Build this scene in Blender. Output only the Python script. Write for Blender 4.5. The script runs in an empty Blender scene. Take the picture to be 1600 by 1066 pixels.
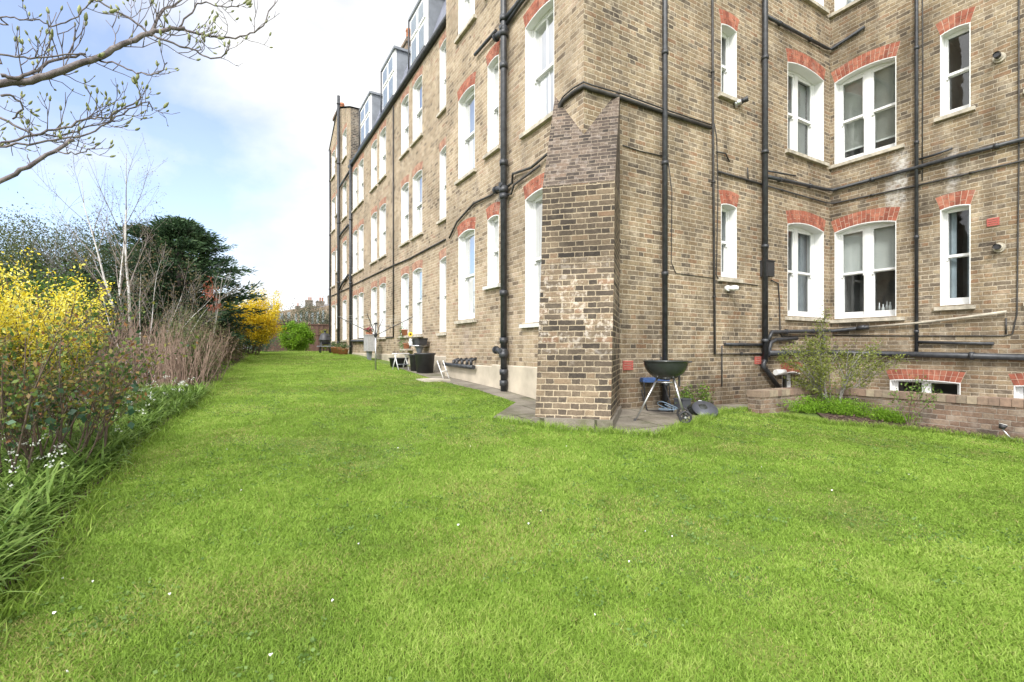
import bpy, math, random
import numpy as np
from mathutils import Vector, Matrix

# ------------------------------------------------------------------ camera, world, sun, exposure
SC = bpy.context.scene
YAW = math.radians(30.3); SN, CS = math.sin(YAW), math.cos(YAW)
F = 753.0; HOR = 545.0; CZ = 1.2
cam_d = bpy.data.cameras.new("camera"); cam = bpy.data.objects.new("camera", cam_d)
SC.collection.objects.link(cam); SC.camera = cam
cam.location = (0, 0, CZ); cam.rotation_euler = (math.radians(90), 0, -YAW)
cam_d.sensor_width = 36; cam_d.lens = F / 1600 * 36; cam_d.shift_y = 12 / 1600
cam_d.clip_start = 0.05; cam_d.clip_end = 1500

SUN_EL, SUN_AZ = math.radians(42), math.radians(230)      # azimuth clockwise from +Y
sunv = Vector((math.sin(SUN_AZ) * math.cos(SUN_EL), math.cos(SUN_AZ) * math.cos(SUN_EL), math.sin(SUN_EL)))
ld = bpy.data.lights.new("sun", 'SUN'); ld.energy = 2.3; ld.angle = math.radians(10); ld.color = (1, .965, .91)
lo = bpy.data.objects.new("sun", ld); SC.collection.objects.link(lo)
lo.rotation_euler = sunv.to_track_quat('Z', 'Y').to_euler(); lo.location = (-10, -10, 20)

W = bpy.data.worlds.new("World"); SC.world = W; W.use_nodes = True
nt = W.node_tree; nt.nodes.clear()
def wn(t, **k):
    n = nt.nodes.new(t)
    for a, b in k.items(): setattr(n, a, b)
    return n
sky = wn('ShaderNodeTexSky', sky_type='NISHITA', sun_disc=False, sun_elevation=SUN_EL, sun_rotation=SUN_AZ,
         air_density=1.0, dust_density=.5, ozone_density=1.5)
tc = wn('ShaderNodeTexCoord')
mp = wn('ShaderNodeMapping'); mp.inputs['Scale'].default_value = (1, 1, 1.9); mp.inputs['Location'].default_value = (.35, .1, .2)
nz = wn('ShaderNodeTexNoise'); nz.inputs['Scale'].default_value = 2.3; nz.inputs['Detail'].default_value = 9; nz.inputs['Roughness'].default_value = .52
nz.inputs['Distortion'].default_value = .25
dot = wn('ShaderNodeVectorMath', operation='DOT_PRODUCT')
bu, bv = (70 - 800) / F, (545 - 230) / F
bd = Vector((SN + CS * bu, CS - SN * bu, bv)).normalized(); dot.inputs[1].default_value = bd
mr = wn('ShaderNodeMapRange'); mr.inputs['From Min'].default_value = .90; mr.inputs['From Max'].default_value = .985
mr.inputs['To Min'].default_value = .30; mr.inputs['To Max'].default_value = -.20
add = wn('ShaderNodeMath', operation='ADD')
cr = wn('ShaderNodeValToRGB'); cr.color_ramp.elements[0].position = .34; cr.color_ramp.elements[1].position = .60
cr.color_ramp.elements[0].color = (0.18, .18, .18, 1); cr.color_ramp.elements[1].color = (1, 1, 1, 1)
nz2 = wn('ShaderNodeTexNoise'); nz2.inputs['Scale'].default_value = 4; nz2.inputs['Detail'].default_value = 7
cr2 = wn('ShaderNodeValToRGB'); cr2.color_ramp.elements[0].position = .36; cr2.color_ramp.elements[1].position = .58
cr2.color_ramp.elements[0].color = (6.2, 6.35, 6.7, 1); cr2.color_ramp.elements[1].color = (8.4, 8.4, 8.4, 1)
mix = wn('ShaderNodeMix', data_type='RGBA')
bright = wn('ShaderNodeMix', data_type='RGBA', blend_type='MULTIPLY'); bright.inputs[0].default_value = 1; bright.inputs[7].default_value = (1.98, 1.90, 2.04, 1)
bg = wn('ShaderNodeBackground'); bg.inputs[1].default_value = .10
out = wn('ShaderNodeOutputWorld')
L = nt.links.new
L(tc.outputs['Generated'], mp.inputs[0]); L(mp.outputs[0], nz.inputs[0]); L(mp.outputs[0], nz2.inputs[0])
L(tc.outputs['Generated'], dot.inputs[0]); L(dot.outputs['Value'], mr.inputs[0])
L(nz.outputs[0], add.inputs[0]); L(mr.outputs[0], add.inputs[1]); L(add.outputs[0], cr.inputs[0]); L(nz2.outputs[0], cr2.inputs[0])
L(sky.outputs[0], bright.inputs[6])
L(cr.outputs[0], mix.inputs[0]); L(bright.outputs[2], mix.inputs[6]); L(cr2.outputs[0], mix.inputs[7])
sd = wn('ShaderNodeVectorMath', operation='DOT_PRODUCT'); sd.inputs[1].default_value = sunv; L(tc.outputs['Generated'], sd.inputs[0])
sr = wn('ShaderNodeMapRange', interpolation_type='SMOOTHSTEP'); sr.inputs['From Min'].default_value = .1; sr.inputs['From Max'].default_value = 1.0; sr.inputs['To Min'].default_value = 1; sr.inputs['To Max'].default_value = 2.8; L(sd.outputs['Value'], sr.inputs[0])
glow = wn('ShaderNodeVectorMath', operation='SCALE'); L(mix.outputs[2], glow.inputs[0]); L(sr.outputs[0], glow.inputs['Scale'])     # cloud thinner and brighter round the sun
L(glow.outputs[0], bg.inputs[0]); L(bg.outputs[0], out.inputs[0])

vs = SC.view_settings; vs.view_transform = 'Standard'; vs.look = 'None'; vs.gamma = 1; vs.use_curve_mapping = False
vs.exposure = 0.62
SC.cycles.max_bounces = 8; SC.cycles.transparent_max_bounces = 24
try: SC.cycles.use_denoising = True
except Exception: pass

# ------------------------------------------------------------------ helpers
R = random.Random(7); NR = np.random.default_rng(11)
COL = SC.collection
X0, Y0, X2, X1 = 4.366, 5.437, 4.66, 11.02      # front facade plane, wing corner, recessed facade plane, right wing plane
GY = [-60, -10, 0, 4, 7.8, 14, 21, 27, 40, 900]; GZ = [-.4, -.12, 0, .18, .44, .70, .95, 1.05, 1.1, 1.1]
def g(x, y): return float(np.interp(y, GY, GZ)) - .03 * max(0, min(x, 14) - 5)
def gv(x, y): return np.interp(y, GY, GZ) - .03 * np.clip(np.minimum(x, 14) - 5, 0, None)
def U(px): return (px - 800) / F
def onX(px, py, X):
    u = U(px); d = X / (SN + CS * u); return Vector((X, d * (CS - SN * u), CZ + (HOR - py) / F * d))
def onY(px, py, Y):
    u = U(px); d = Y / (CS - SN * u); return Vector((d * (SN + CS * u), Y, CZ + (HOR - py) / F * d))
def at(px, py, d):
    u = U(px); return Vector((d * (SN + CS * u), d * (CS - SN * u), CZ + (HOR - py) / F * d))
def G(px, py):
    u = U(px); lo_, hi = .5, 200
    for i in range(60):
        d = (lo_ + hi) / 2; x, y = d * (SN + CS * u), d * (CS - SN * u)
        if CZ + (HOR - py) / F * d > g(x, y): lo_ = d
        else: hi = d
    return Vector((x, y, g(x, y)))

def link(o, parent=None):
    COL.objects.link(o)
    if parent is not None: o.parent = parent
    return o
def thing(name, label, cat, loc=(0, 0, 0), rz=0, group=None):
    o = bpy.data.objects.new(name, None); o.location = loc; o.rotation_euler = (0, 0, rz); o.empty_display_size = .2
    link(o); return tag(o, label, cat, group)
def tag(o, label, cat, group=None, kind=None):
    o['label'] = label; o['category'] = cat
    if group: o['group'] = group
    if kind: o['kind'] = kind
    return o
def world_child(o, parent):          # the mesh is in world coordinates; the parent only carries a location
    o.parent = parent; o.matrix_parent_inverse = Matrix.Translation(-Vector(parent.location)); return o
def copy_tree(o, parent=None):
    c = o.copy(); COL.objects.link(c)
    if parent is not None: c.parent = parent
    for ch in [k for k in bpy.data.objects if k.parent == o]: copy_tree(ch, c)
    return c

class MB:
    def __init__(s): s.v = []; s.f = []; s.m = []; s.sm = []
    def face(s, pts, m=0, sm=False):
        i = len(s.v); s.v += [tuple(p) for p in pts]; s.f.append(tuple(range(i, i + len(pts)))); s.m.append(m); s.sm.append(sm)
    def hexa(s, p, m=0):              # 8 points, bottom 4 then top 4
        i = len(s.v); s.v += [tuple(q) for q in p]
        for a in ((3, 2, 1, 0), (4, 5, 6, 7), (0, 1, 5, 4), (1, 2, 6, 5), (2, 3, 7, 6), (3, 0, 4, 7)):
            s.f.append(tuple(i + k for k in a)); s.m.append(m); s.sm.append(False)
    def box(s, a, b, m=0):
        x0, y0, z0 = a; x1, y1, z1 = b
        s.hexa([(x0, y0, z0), (x1, y0, z0), (x1, y1, z0), (x0, y1, z0), (x0, y0, z1), (x1, y0, z1), (x1, y1, z1), (x0, y1, z1)], m)
    def pbox(s, pl, s0, s1, z0, z1, o0, o1, m=0):
        s.hexa([pl(s0, z0, o0), pl(s1, z0, o0), pl(s1, z0, o1), pl(s0, z0, o1), pl(s0, z1, o0), pl(s1, z1, o0), pl(s1, z1, o1), pl(s0, z1, o1)], m)
    def tube(s, pts, r, n=8, m=0, cap=True):
        pts = [Vector(p) for p in pts]
        if not hasattr(r, '__len__'): r = [r] * len(pts)
        ref = None; rings = []
        for k, p in enumerate(pts):
            t = (pts[min(k + 1, len(pts) - 1)] - pts[max(k - 1, 0)])
            if t.length < 1e-9: t = Vector((0, 0, 1))
            t.normalize()
            if ref is None:
                ref = t.cross(Vector((0, 0, 1)))
                if ref.length < .1: ref = t.cross(Vector((1, 0, 0)))
            else: ref = ref - t * ref.dot(t)
            ref.normalize(); b = t.cross(ref); i = len(s.v)
            for q in range(n):
                a = 2 * math.pi * q / n; s.v.append(tuple(p + (ref * math.cos(a) + b * math.sin(a)) * r[k]))
            rings.append(i)
        for k in range(len(pts) - 1):
            i, j = rings[k], rings[k + 1]
            for q in range(n):
                q2 = (q + 1) % n; s.f.append((i + q, i + q2, j + q2, j + q)); s.m.append(m); s.sm.append(True)
        if cap:
            s.f.append(tuple(rings[0] + q for q in range(n))[::-1]); s.m.append(m); s.sm.append(False)
            s.f.append(tuple(rings[-1] + q for q in range(n))); s.m.append(m); s.sm.append(False)
    def lathe(s, prof, n=24, m=0, c=(0, 0, 0), sm=True):      # prof: list of (r, z)
        i0 = len(s.v)
        for r, z in prof:
            for q in range(n):
                a = 2 * math.pi * q / n; s.v.append((c[0] + r * math.cos(a), c[1] + r * math.sin(a), c[2] + z))
        for k in range(len(prof) - 1):
            for q in range(n):
                q2 = (q + 1) % n; a = i0 + k * n; b = a + n
                s.f.append((a + q, a + q2, b + q2, b + q)); s.m.append(m); s.sm.append(sm)
    def build(s, name, mats, parent=None, world=False):
        me = bpy.data.meshes.new(name); me.from_pydata(s.v, [], s.f)
        if not isinstance(mats, (list, tuple)): mats = [mats]
        for q in mats: me.materials.append(q)
        me.polygons.foreach_set('material_index', s.m); me.polygons.foreach_set('use_smooth', s.sm); me.update()
        o = bpy.data.objects.new(name, me); COL.objects.link(o)
        if parent is not None:
            if world: world_child(o, parent)
            else: o.parent = parent
        return o

def np_mesh(name, V, Fc, mat, parent=None, world=False, attrs=None, smooth=False):
    """V (n,3); Fc: list of arrays (k,3)/(k,4)"""
    me = bpy.data.meshes.new(name); me.vertices.add(len(V)); me.vertices.foreach_set('co', np.asarray(V, dtype=np.float32).ravel())
    idx = np.concatenate([f.ravel() for f in Fc]); tot = np.concatenate([np.full(len(f), f.shape[1]) for f in Fc])
    st = np.concatenate([[0], np.cumsum(tot)[:-1]])
    me.loops.add(len(idx)); me.loops.foreach_set('vertex_index', idx.astype(np.int32))
    me.polygons.add(len(tot)); me.polygons.foreach_set('loop_start', st.astype(np.int32)); me.polygons.foreach_set('loop_total', tot.astype(np.int32))
    if smooth: me.polygons.foreach_set('use_smooth', np.ones(len(tot), dtype=bool))
    me.materials.append(mat)
    for k, a in (attrs or {}).items():
        at_ = me.attributes.new(k, 'FLOAT', 'POINT'); at_.data.foreach_set('value', a.astype(np.float32))
    me.update(calc_edges=True)
    o = bpy.data.objects.new(name, me); COL.objects.link(o)
    if parent is not None:
        if world: world_child(o, parent)
        else: o.parent = parent
    return o

def leaf_mesh(name, P, size, mat, parent=None, world=False, aspect=.5, up=0., D=None, rv=None, fold=.0):
    """one pointed leaf per point: 4 verts; random orientation, or along D"""
    P = np.asarray(P, dtype=float); n = len(P)
    if D is None:
        D = NR.normal(size=(n, 3)); D[:, 2] += up
    else: D = np.asarray(D) + NR.normal(size=(n, 3)) * .3
    D /= np.linalg.norm(D, axis=1)[:, None] + 1e-9
    Q = NR.normal(size=(n, 3)); S = np.cross(D, Q); S /= np.linalg.norm(S, axis=1)[:, None] + 1e-9
    N = np.cross(D, S)
    L_ = (np.asarray(size) * NR.uniform(.6, 1.3, n))[:, None]
    V = np.empty((n, 4, 3)); V[:, 0] = P; V[:, 1] = P + D * L_ * .45 + S * L_ * aspect * .5 + N * L_ * fold
    V[:, 2] = P + D * L_; V[:, 3] = P + D * L_ * .45 - S * L_ * aspect * .5 + N * L_ * fold
    Fq = np.arange(n * 4).reshape(n, 4)
    r = NR.uniform(size=n) if rv is None else rv
    return np_mesh(name, V.reshape(-1, 3), [Fq], mat, parent, world, {'rnd': np.repeat(r, 4)})

# ------------------------------------------------------------------ materials
def mat(name):
    m = bpy.data.materials.new(name); m.use_nodes = True; t = m.node_tree
    return m, t, t.nodes['Principled BSDF']
class NT:
    def __init__(s, t): s.t = t
    def n(s, ty, **k):
        q = s.t.nodes.new(ty)
        for a, b in k.items(): setattr(q, a, b)
        return q
    def setin(s, q, i, v):
        if hasattr(v, 'links') or isinstance(v, bpy.types.NodeSocket): s.t.links.new(v, q.inputs[i])
        elif v is not None: q.inputs[i].default_value = v
    def m(s, op, a, b=None, c=None):
        q = s.n('ShaderNodeMath', operation=op)
        for i, v in enumerate((a, b, c)): s.setin(q, i, v)
        return q.outputs[0]
    def mix(s, f, a, b, bt='MIX'):
        q = s.n('ShaderNodeMix', data_type='RGBA', blend_type=bt)
        s.setin(q, 0, f)
        for i, v in ((6, a), (7, b)):
            if isinstance(v, tuple) and len(v) == 3: v = v + (1,)
            s.setin(q, i, v)
        return q.outputs[2]
    def noise(s, vec, sc, det=4, ro=.55, col=False):
        q = s.n('ShaderNodeTexNoise'); q.inputs['Scale'].default_value = sc; q.inputs['Detail'].default_value = det; q.inputs['Roughness'].default_value = ro
        if vec is not None: s.t.links.new(vec, q.inputs['Vector'])
        return q.outputs['Color' if col else 'Fac']
    def ramp(s, f, st, const=False):
        q = s.n('ShaderNodeValToRGB'); e = q.color_ramp.elements
        if const: q.color_ramp.interpolation = 'CONSTANT'
        while len(e) < len(st): e.new(.5)
        for k, (p, c) in enumerate(st):
            e[k].position = p; e[k].color = (c, c, c, 1) if not isinstance(c, tuple) else c + (1,)
        s.t.links.new(f, q.inputs[0]); return q.outputs[0]
    def obj(s): return s.n('ShaderNodeTexCoord').outputs['Object']
    def rnd(s): return s.n('ShaderNodeNewGeometry').outputs['Random Per Island']
    def bump(s, h, st, dist, bs):
        q = s.n('ShaderNodeBump'); q.inputs['Strength'].default_value = st; q.inputs['Distance'].default_value = dist
        s.t.links.new(h, q.inputs['Height']); s.t.links.new(q.outputs[0], bs.inputs['Normal'])

def plain(name, c, rough=.6, metal=0, var=.12, sc=6, bump=0, spec=.5):
    m, t, b = mat(name); x = NT(t); co = x.obj(); nf = x.noise(co, sc, 5)
    a = tuple(q * (1 - var) for q in c); d = tuple(min(1, q * (1 + var)) for q in c)
    t.links.new(x.ramp(nf, [(.3, a), (.7, d)]), b.inputs['Base Color'])
    b.inputs['Roughness'].default_value = rough; b.inputs['Metallic'].default_value = metal; b.inputs['Specular IOR Level'].default_value = spec
    if bump: x.bump(x.noise(co, sc * 8, 4), bump, .01, b)
    return m

def brick(name, pal, mortar, mode='XY', dirt=.35, white=None, scale=1.0, mort_w=.010, stain=None, tint=(1, 1, 1), mottle=.30, base=0.0, smear=.95, streaks=()):
    """Flemish bond in metres: stretcher 225 + header 112 mm, 75 mm courses"""
    m, t, b = mat(name); x = NT(t); co = x.obj()
    sep = x.n('ShaderNodeSeparateXYZ'); t.links.new(co, sep.inputs[0]); X, Y, Z = sep.outputs
    geo = x.n('ShaderNodeNewGeometry'); sn = x.n('ShaderNodeSeparateXYZ'); t.links.new(geo.outputs['True Normal'], sn.inputs[0])
    if mode == 'DIAG':
        front = x.m('MULTIPLY', x.m('SUBTRACT', X, Y), .7071); side = x.m('MULTIPLY', x.m('ADD', X, Y), .7071)
        # side faces have normals along (1,-1); front along (1,1)
        dt = x.m('ABSOLUTE', x.m('SUBTRACT', sn.outputs[0], sn.outputs[1])); sel = x.m('GREATER_THAN', dt, .9)
        u0 = x.m('ADD', x.m('MULTIPLY', side, sel), x.m('MULTIPLY', front, x.m('SUBTRACT', 1, sel)))
    else:
        sel = x.m('GREATER_THAN', x.m('ABSOLUTE', sn.outputs[0]), x.m('ABSOLUTE', sn.outputs[1]))
        u0 = x.m('ADD', x.m('MULTIPLY', Y, sel), x.m('MULTIPLY', X, x.m('SUBTRACT', 1, sel)))
    wob = x.n('ShaderNodeSeparateColor'); t.links.new(x.noise(co, 9, 3, .6, True), wob.inputs[0])
    wob2 = x.n('ShaderNodeSeparateColor'); t.links.new(x.noise(co, 45, 2, .6, True), wob2.inputs[0])
    u = x.m('ADD', u0, x.m('MULTIPLY_ADD', wob.outputs[0], .026, -.013)); v = x.m('ADD', Z, x.m('MULTIPLY_ADD', wob.outputs[1], .020, -.010))
    u = x.m('ADD', u, x.m('MULTIPLY_ADD', wob2.outputs[0], .014, -.007)); v = x.m('ADD', v, x.m('MULTIPLY_ADD', wob2.outputs[1], .012, -.006))
    ch = .075 * scale; pw = .3375 * scale
    vr = x.m('DIVIDE', v, ch); row = x.m('FLOOR', vr); fv = x.m('SUBTRACT', vr, row)
    par = x.m('MODULO', x.m('ABSOLUTE', row), 2.0)
    rr = x.n('ShaderNodeTexWhiteNoise', noise_dimensions='1D'); t.links.new(row, rr.inputs['W'])
    uu = x.m('ADD', x.m('DIVIDE', u, pw), x.m('ADD', x.m('MULTIPLY', par, .5), x.m('MULTIPLY', rr.outputs[0], .10)))
    cell = x.m('FLOOR', uu); fu = x.m('SUBTRACT', uu, cell); hd = x.m('GREATER_THAN', fu, .6667)
    lo_ = x.m('MULTIPLY', hd, .6667); wd = x.m('SUBTRACT', .6667, x.m('MULTIPLY', hd, .3334))
    a = x.m('SUBTRACT', fu, lo_); du = x.m('MULTIPLY', x.m('MINIMUM', a, x.m('SUBTRACT', wd, a)), pw * 1.35)
    dv = x.m('MULTIPLY', x.m('MINIMUM', fv, x.m('SUBTRACT', 1, fv)), ch)
    dd = x.m('MINIMUM', du, dv)
    face = x.n('ShaderNodeMapRange', interpolation_type='SMOOTHSTEP'); t.links.new(dd, face.inputs[0])
    face.inputs['From Min'].default_value = mort_w * .35; face.inputs['From Max'].default_value = mort_w * .85
    fm = face.outputs[0]
    cid = x.n('ShaderNodeCombineXYZ'); t.links.new(x.m('ADD', cell, x.m('MULTIPLY', hd, .37)), cid.inputs[0]); t.links.new(row, cid.inputs[1])
    wn_ = x.n('ShaderNodeTexWhiteNoise', noise_dimensions='2D'); t.links.new(cid.outputs[0], wn_.inputs['Vector'])
    big = x.noise(co, .55, 4, .6); id_ = x.m('ADD', wn_.outputs[0], x.m('MULTIPLY_ADD', big, .5, -.25))
    bc = x.ramp(id_, pal)
    # mottling inside each brick, grime
    mo = x.noise(co, 38, 5, .7); bc = x.mix(mottle * 2, bc, x.ramp(mo, [(.3, (.35, .32, .30)), (.7, (1.25, 1.22, 1.15))]), 'MULTIPLY')
    pits = x.ramp(x.noise(co, 90, 3, .6), [(.33, .45), (.42, 1.0)]); bc = x.mix(.5, bc, pits, 'MULTIPLY')
    mc = x.mix(.5, mortar, x.ramp(x.noise(co, 22, 4), [(.3, (.55, .52, .48)), (.7, (1.1, 1.08, 1.02))]), 'MULTIPLY')
    # mortar smeared over some bricks
    sm = x.ramp(x.noise(co, 5.5, 5, .65), [(.50, 0.0), (.68, smear)]); fm2 = x.m('MULTIPLY', fm, x.m('SUBTRACT', 1, x.m('MULTIPLY', sm, .55)))
    c = x.mix(fm2, mc, bc)
    dn = x.ramp(x.noise(co, 1.1, 6, .6), [(.35, 1 - dirt), (.62, 1.08)]); c = x.mix(1, c, dn, 'MULTIPLY')
    if stain:      # vertical run-off streaks
        ms = x.n('ShaderNodeMapping'); ms.inputs['Scale'].default_value = (2.2, 2.2, .25); t.links.new(co, ms.inputs[0])
        c = x.mix(stain, c, x.ramp(x.noise(ms.outputs[0], 1.6, 5, .6), [(.35, (.52, .49, .46)), (.6, (1.06, 1.05, 1.03))]), 'MULTIPLY')
    if white:
        z0, z1, z2, amt = white
        w1 = x.n('ShaderNodeMapRange'); t.links.new(Z, w1.inputs[0]); w1.inputs['From Min'].default_value = z0; w1.inputs['From Max'].default_value = z1
        w2 = x.n('ShaderNodeMapRange'); t.links.new(Z, w2.inputs[0]); w2.inputs['From Min'].default_value = z2 + .5; w2.inputs['From Max'].default_value = z2
        wm = x.ramp(x.noise(co, 13, 6, .7), [(.50, 0.0), (.58, 1.0)])
        perb = x.m('GREATER_THAN', wn_.outputs[0], .45)
        wmm = x.m('MULTIPLY', x.m('MULTIPLY', w1.outputs[0], w2.outputs[0]), x.m('MULTIPLY', wm, x.m('MULTIPLY', perb, amt)))
        c = x.mix(wmm, c, (.72, .71, .70))
    for sc_, hw_, z0_, z1_, col_, am_ in streaks:      # run-off stains below sills and pipe joints
        dd_ = x.m('ABSOLUTE', x.m('SUBTRACT', x.m('ADD', u0, x.m('MULTIPLY_ADD', x.noise(co, 2.5, 5, .65), .30, -.15)), sc_))
        q1 = x.n('ShaderNodeMapRange', interpolation_type='SMOOTHSTEP'); t.links.new(dd_, q1.inputs[0]); q1.inputs['From Min'].default_value = hw_; q1.inputs['From Max'].default_value = hw_ * .2
        q2 = x.n('ShaderNodeMapRange', interpolation_type='SMOOTHSTEP'); t.links.new(x.m('ABSOLUTE', x.m('SUBTRACT', Z, (z0_ + z1_) / 2)), q2.inputs[0]); q2.inputs['From Min'].default_value = (z1_ - z0_) / 2; q2.inputs['From Max'].default_value = (z1_ - z0_) * .22
        c = x.mix(x.m('MULTIPLY', x.m('MULTIPLY', q1.outputs[0], q2.outputs[0]), x.m('MULTIPLY', x.ramp(x.noise(co, 16, 6, .7), [(.38, 0.15), (.6, 1.0)]), am_)), c, col_)
    zb = x.n('ShaderNodeMapRange', interpolation_type='SMOOTHSTEP'); t.links.new(x.m('ADD', Z, x.m('MULTIPLY_ADD', x.noise(co, 1.6, 5, .6), 1.6, -.8)), zb.inputs[0])      # damp, sooty base courses with a ragged edge
    zb.inputs['From Min'].default_value = .55; zb.inputs['From Max'].default_value = 1.0; zb.inputs['To Min'].default_value = base; zb.inputs['To Max'].default_value = 0
    c = x.mix(zb.outputs[0], c, x.mix(1, c, (.55, .54, .54), 'MULTIPLY')); c = x.mix(1, c, tint, 'MULTIPLY')
    t.links.new(c, b.inputs['Base Color']); b.inputs['Roughness'].default_value = .92; b.inputs['Specular IOR Level'].default_value = .25
    h = x.m('ADD', x.m('MULTIPLY', fm, .7), x.m('MULTIPLY', mo, .3)); x.bump(h, .8, .012, b)
    return m

STOCK = [(0.0, (.135, .113, .092)), (.10, (.21, .172, .130)), (.30, (.275, .222, .158)), (.48, (.34, .27, .18)), (.64, (.27, .20, .13)), (.80, (.38, .31, .21)), (.93, (.30, .19, .12)), (1.0, (.42, .35, .25))]
LIGHT = [(0.0, (.18, .145, .11)), (.15, (.30, .245, .175)), (.4, (.39, .32, .228)), (.65, (.43, .362, .268)), (.82, (.34, .265, .185)), (.93, (.48, .41, .32)), (1.0, (.33, .23, .165))]
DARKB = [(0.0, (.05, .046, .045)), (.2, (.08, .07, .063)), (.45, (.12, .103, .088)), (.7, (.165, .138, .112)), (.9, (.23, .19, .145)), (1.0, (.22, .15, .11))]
DARK2 = [(0.0, (.05, .046, .045)), (.3, (.08, .070, .066)), (.6, (.12, .102, .092)), (.85, (.15, .125, .108)), (1.0, (.19, .15, .125))]
REDB = [(0.0, (.14, .11, .09)), (.25, (.23, .155, .115)), (.5, (.29, .20, .145)), (.75, (.26, .19, .145)), (1.0, (.37, .29, .22))]
M = {}
M['brickF'] = brick('pale_stock_brick', LIGHT, (.54, .48, .39), dirt=.28, mort_w=.010, tint=(1.07, 1.03, 1.01), stain=.22, streaks=[(6.15, .12, 3.9, 4.85, (.16, .14, .12), .5), (7.08, .12, 3.9, 4.85, (.16, .14, .12), .5), (8.0, .14, 3.4, 4.2, (.62, .60, .57), .4), (8.9, .1, 4.0, 4.85, (.16, .14, .12), .45), (9.85, .12, 4.0, 4.85, (.16, .14, .12), .45), (9.4, .28, .9, 1.75, (.30, .25, .23), .5)])
M['brickA'] = brick('stock_brick', STOCK, (.56, .49, .385), dirt=.34, stain=.42, mort_w=.012, base=.8, tint=(1.0, .99, .985))
M['brickC'] = brick('grimy_stock_brick', STOCK, (.52, .46, .37), dirt=.42, stain=.55, mort_w=.012, tint=(1.0, .99, .985), streaks=[(4.20, .16, 3.7, 5.1, (.66, .65, .63), .75), (4.36, .12, 3.6, 4.6, (.62, .61, .59), .55), (3.42, .10, 3.85, 4.9, (.60, .58, .56), .5), (5.36, .12, 1.1, 1.75, (.12, .11, .10), .5), (3.1, .1, 4.4, 5.25, (.13, .12, .10), .5), (3.62, .1, 4.5, 5.25, (.14, .12, .11), .4), (5.38, .14, 4.1, 5.0, (.10, .09, .08), .5)])
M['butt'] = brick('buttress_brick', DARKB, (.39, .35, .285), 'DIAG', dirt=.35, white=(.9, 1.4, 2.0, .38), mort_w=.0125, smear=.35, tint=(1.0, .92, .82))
M['butt2'] = brick('buttress_weathering_brick', DARK2, (.26, .235, .20), 'DIAG', dirt=.25, white=(3.2, 3.4, 4.6, .10), mort_w=.009, smear=.4, tint=(1.02, .93, .86), scale=.8)
M['flank'] = brick('dark_flank_brick', DARKB, (.40, .36, .30), dirt=.2)
M['gardenbrick'] = brick('garden_wall_brick', REDB, (.40, .35, .30), dirt=.45, mort_w=.008)
M['gray'] = plain('grey', (.4, .4, .4))

def arch_mat(cols=((.27, .085, .055), (.37, .12, .075), (.43, .17, .11))):
    m, t, b = mat('red_arch_brick'); x = NT(t); co = x.obj()
    c = x.ramp(x.rnd(), [(0, cols[0]), (.5, cols[1]), (1, cols[2])])
    c = x.mix(.9, c, x.ramp(x.noise(co, 11, 7, .7), [(.3, (.45, .42, .42)), (.7, (1.2, 1.2, 1.15))]), 'MULTIPLY')
    c = x.mix(x.ramp(x.noise(co, 3.5, 5, .7), [(.55, 0.0), (.75, .5)]), c, (.45, .36, .29)); t.links.new(c, b.inputs['Base Color']); b.inputs['Roughness'].default_value = .9; x.bump(x.noise(co, 60, 4), .4, .006, b); return m
M['arch'] = arch_mat(); M['arch2'] = arch_mat(((.33, .17, .115), (.40, .215, .15), (.46, .27, .19)))
M['mortar'] = plain('mortar', (.55, .42, .33), .95, var=.2, sc=12)
M['white'] = plain('white_paint', (.74, .74, .73), .45, var=.05, sc=3)
M['whiteold'] = plain('worn_white_paint', (.58, .575, .54), .6, var=.12, sc=9)
M['stone'] = plain('stone_sill', (.42, .38, .31), .9, var=.35, sc=9, bump=.4)
M['render'] = plain('cement_render', (.44, .385, .305), .95, var=.22, sc=2.2, bump=.3)
M['black'] = plain('black_gloss_paint', (.035, .037, .042), .42, var=.5, sc=14, bump=.15)
M['cable'] = plain('weathered_cable', (.045, .042, .040), .7, var=.5, sc=9)
M['lead'] = plain('lead_sheet', (.20, .215, .24), .6, var=.2, sc=4)
M['terra'] = plain('terracotta', (.42, .17, .09), .85, var=.25, sc=10, bump=.2)
M['metal'] = plain('brushed_metal', (.55, .55, .56), .35, .9, var=.1)
M['plastic'] = plain('black_plastic', (.03, .03, .033), .5, var=.3, sc=8)
M['enamel'] = plain('black_enamel', (.028, .032, .030), .22, var=.3, sc=5)
M['blue'] = plain('blue_fabric', (.03, .07, .19), .8, var=.2, sc=20)
M['paleblue'] = plain('pale_blue_hose', (.30, .42, .55), .5, var=.15)
M['room'] = plain('dark_room', (.17, .165, .16), .9, var=.3, sc=2)
M['blind'] = plain('blind_slats', (.62, .62, .60), .6, var=.06)
M['blindw'] = plain('white_blind', (.85, .86, .87), .7, var=.04)
M['roller'] = plain('grey_roller_blind', (.44, .44, .42), .85, var=.08, sc=3)
M['curtain'] = plain('net_curtain', (.30, .34, .38), .9, var=.15, sc=5)
M['redplastic'] = plain('clay_air_brick', (.40, .10, .08), .8, var=.2, sc=14)
M['orange'] = plain('rust_leaf_brick', (.45, .2, .1), .9)

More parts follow.
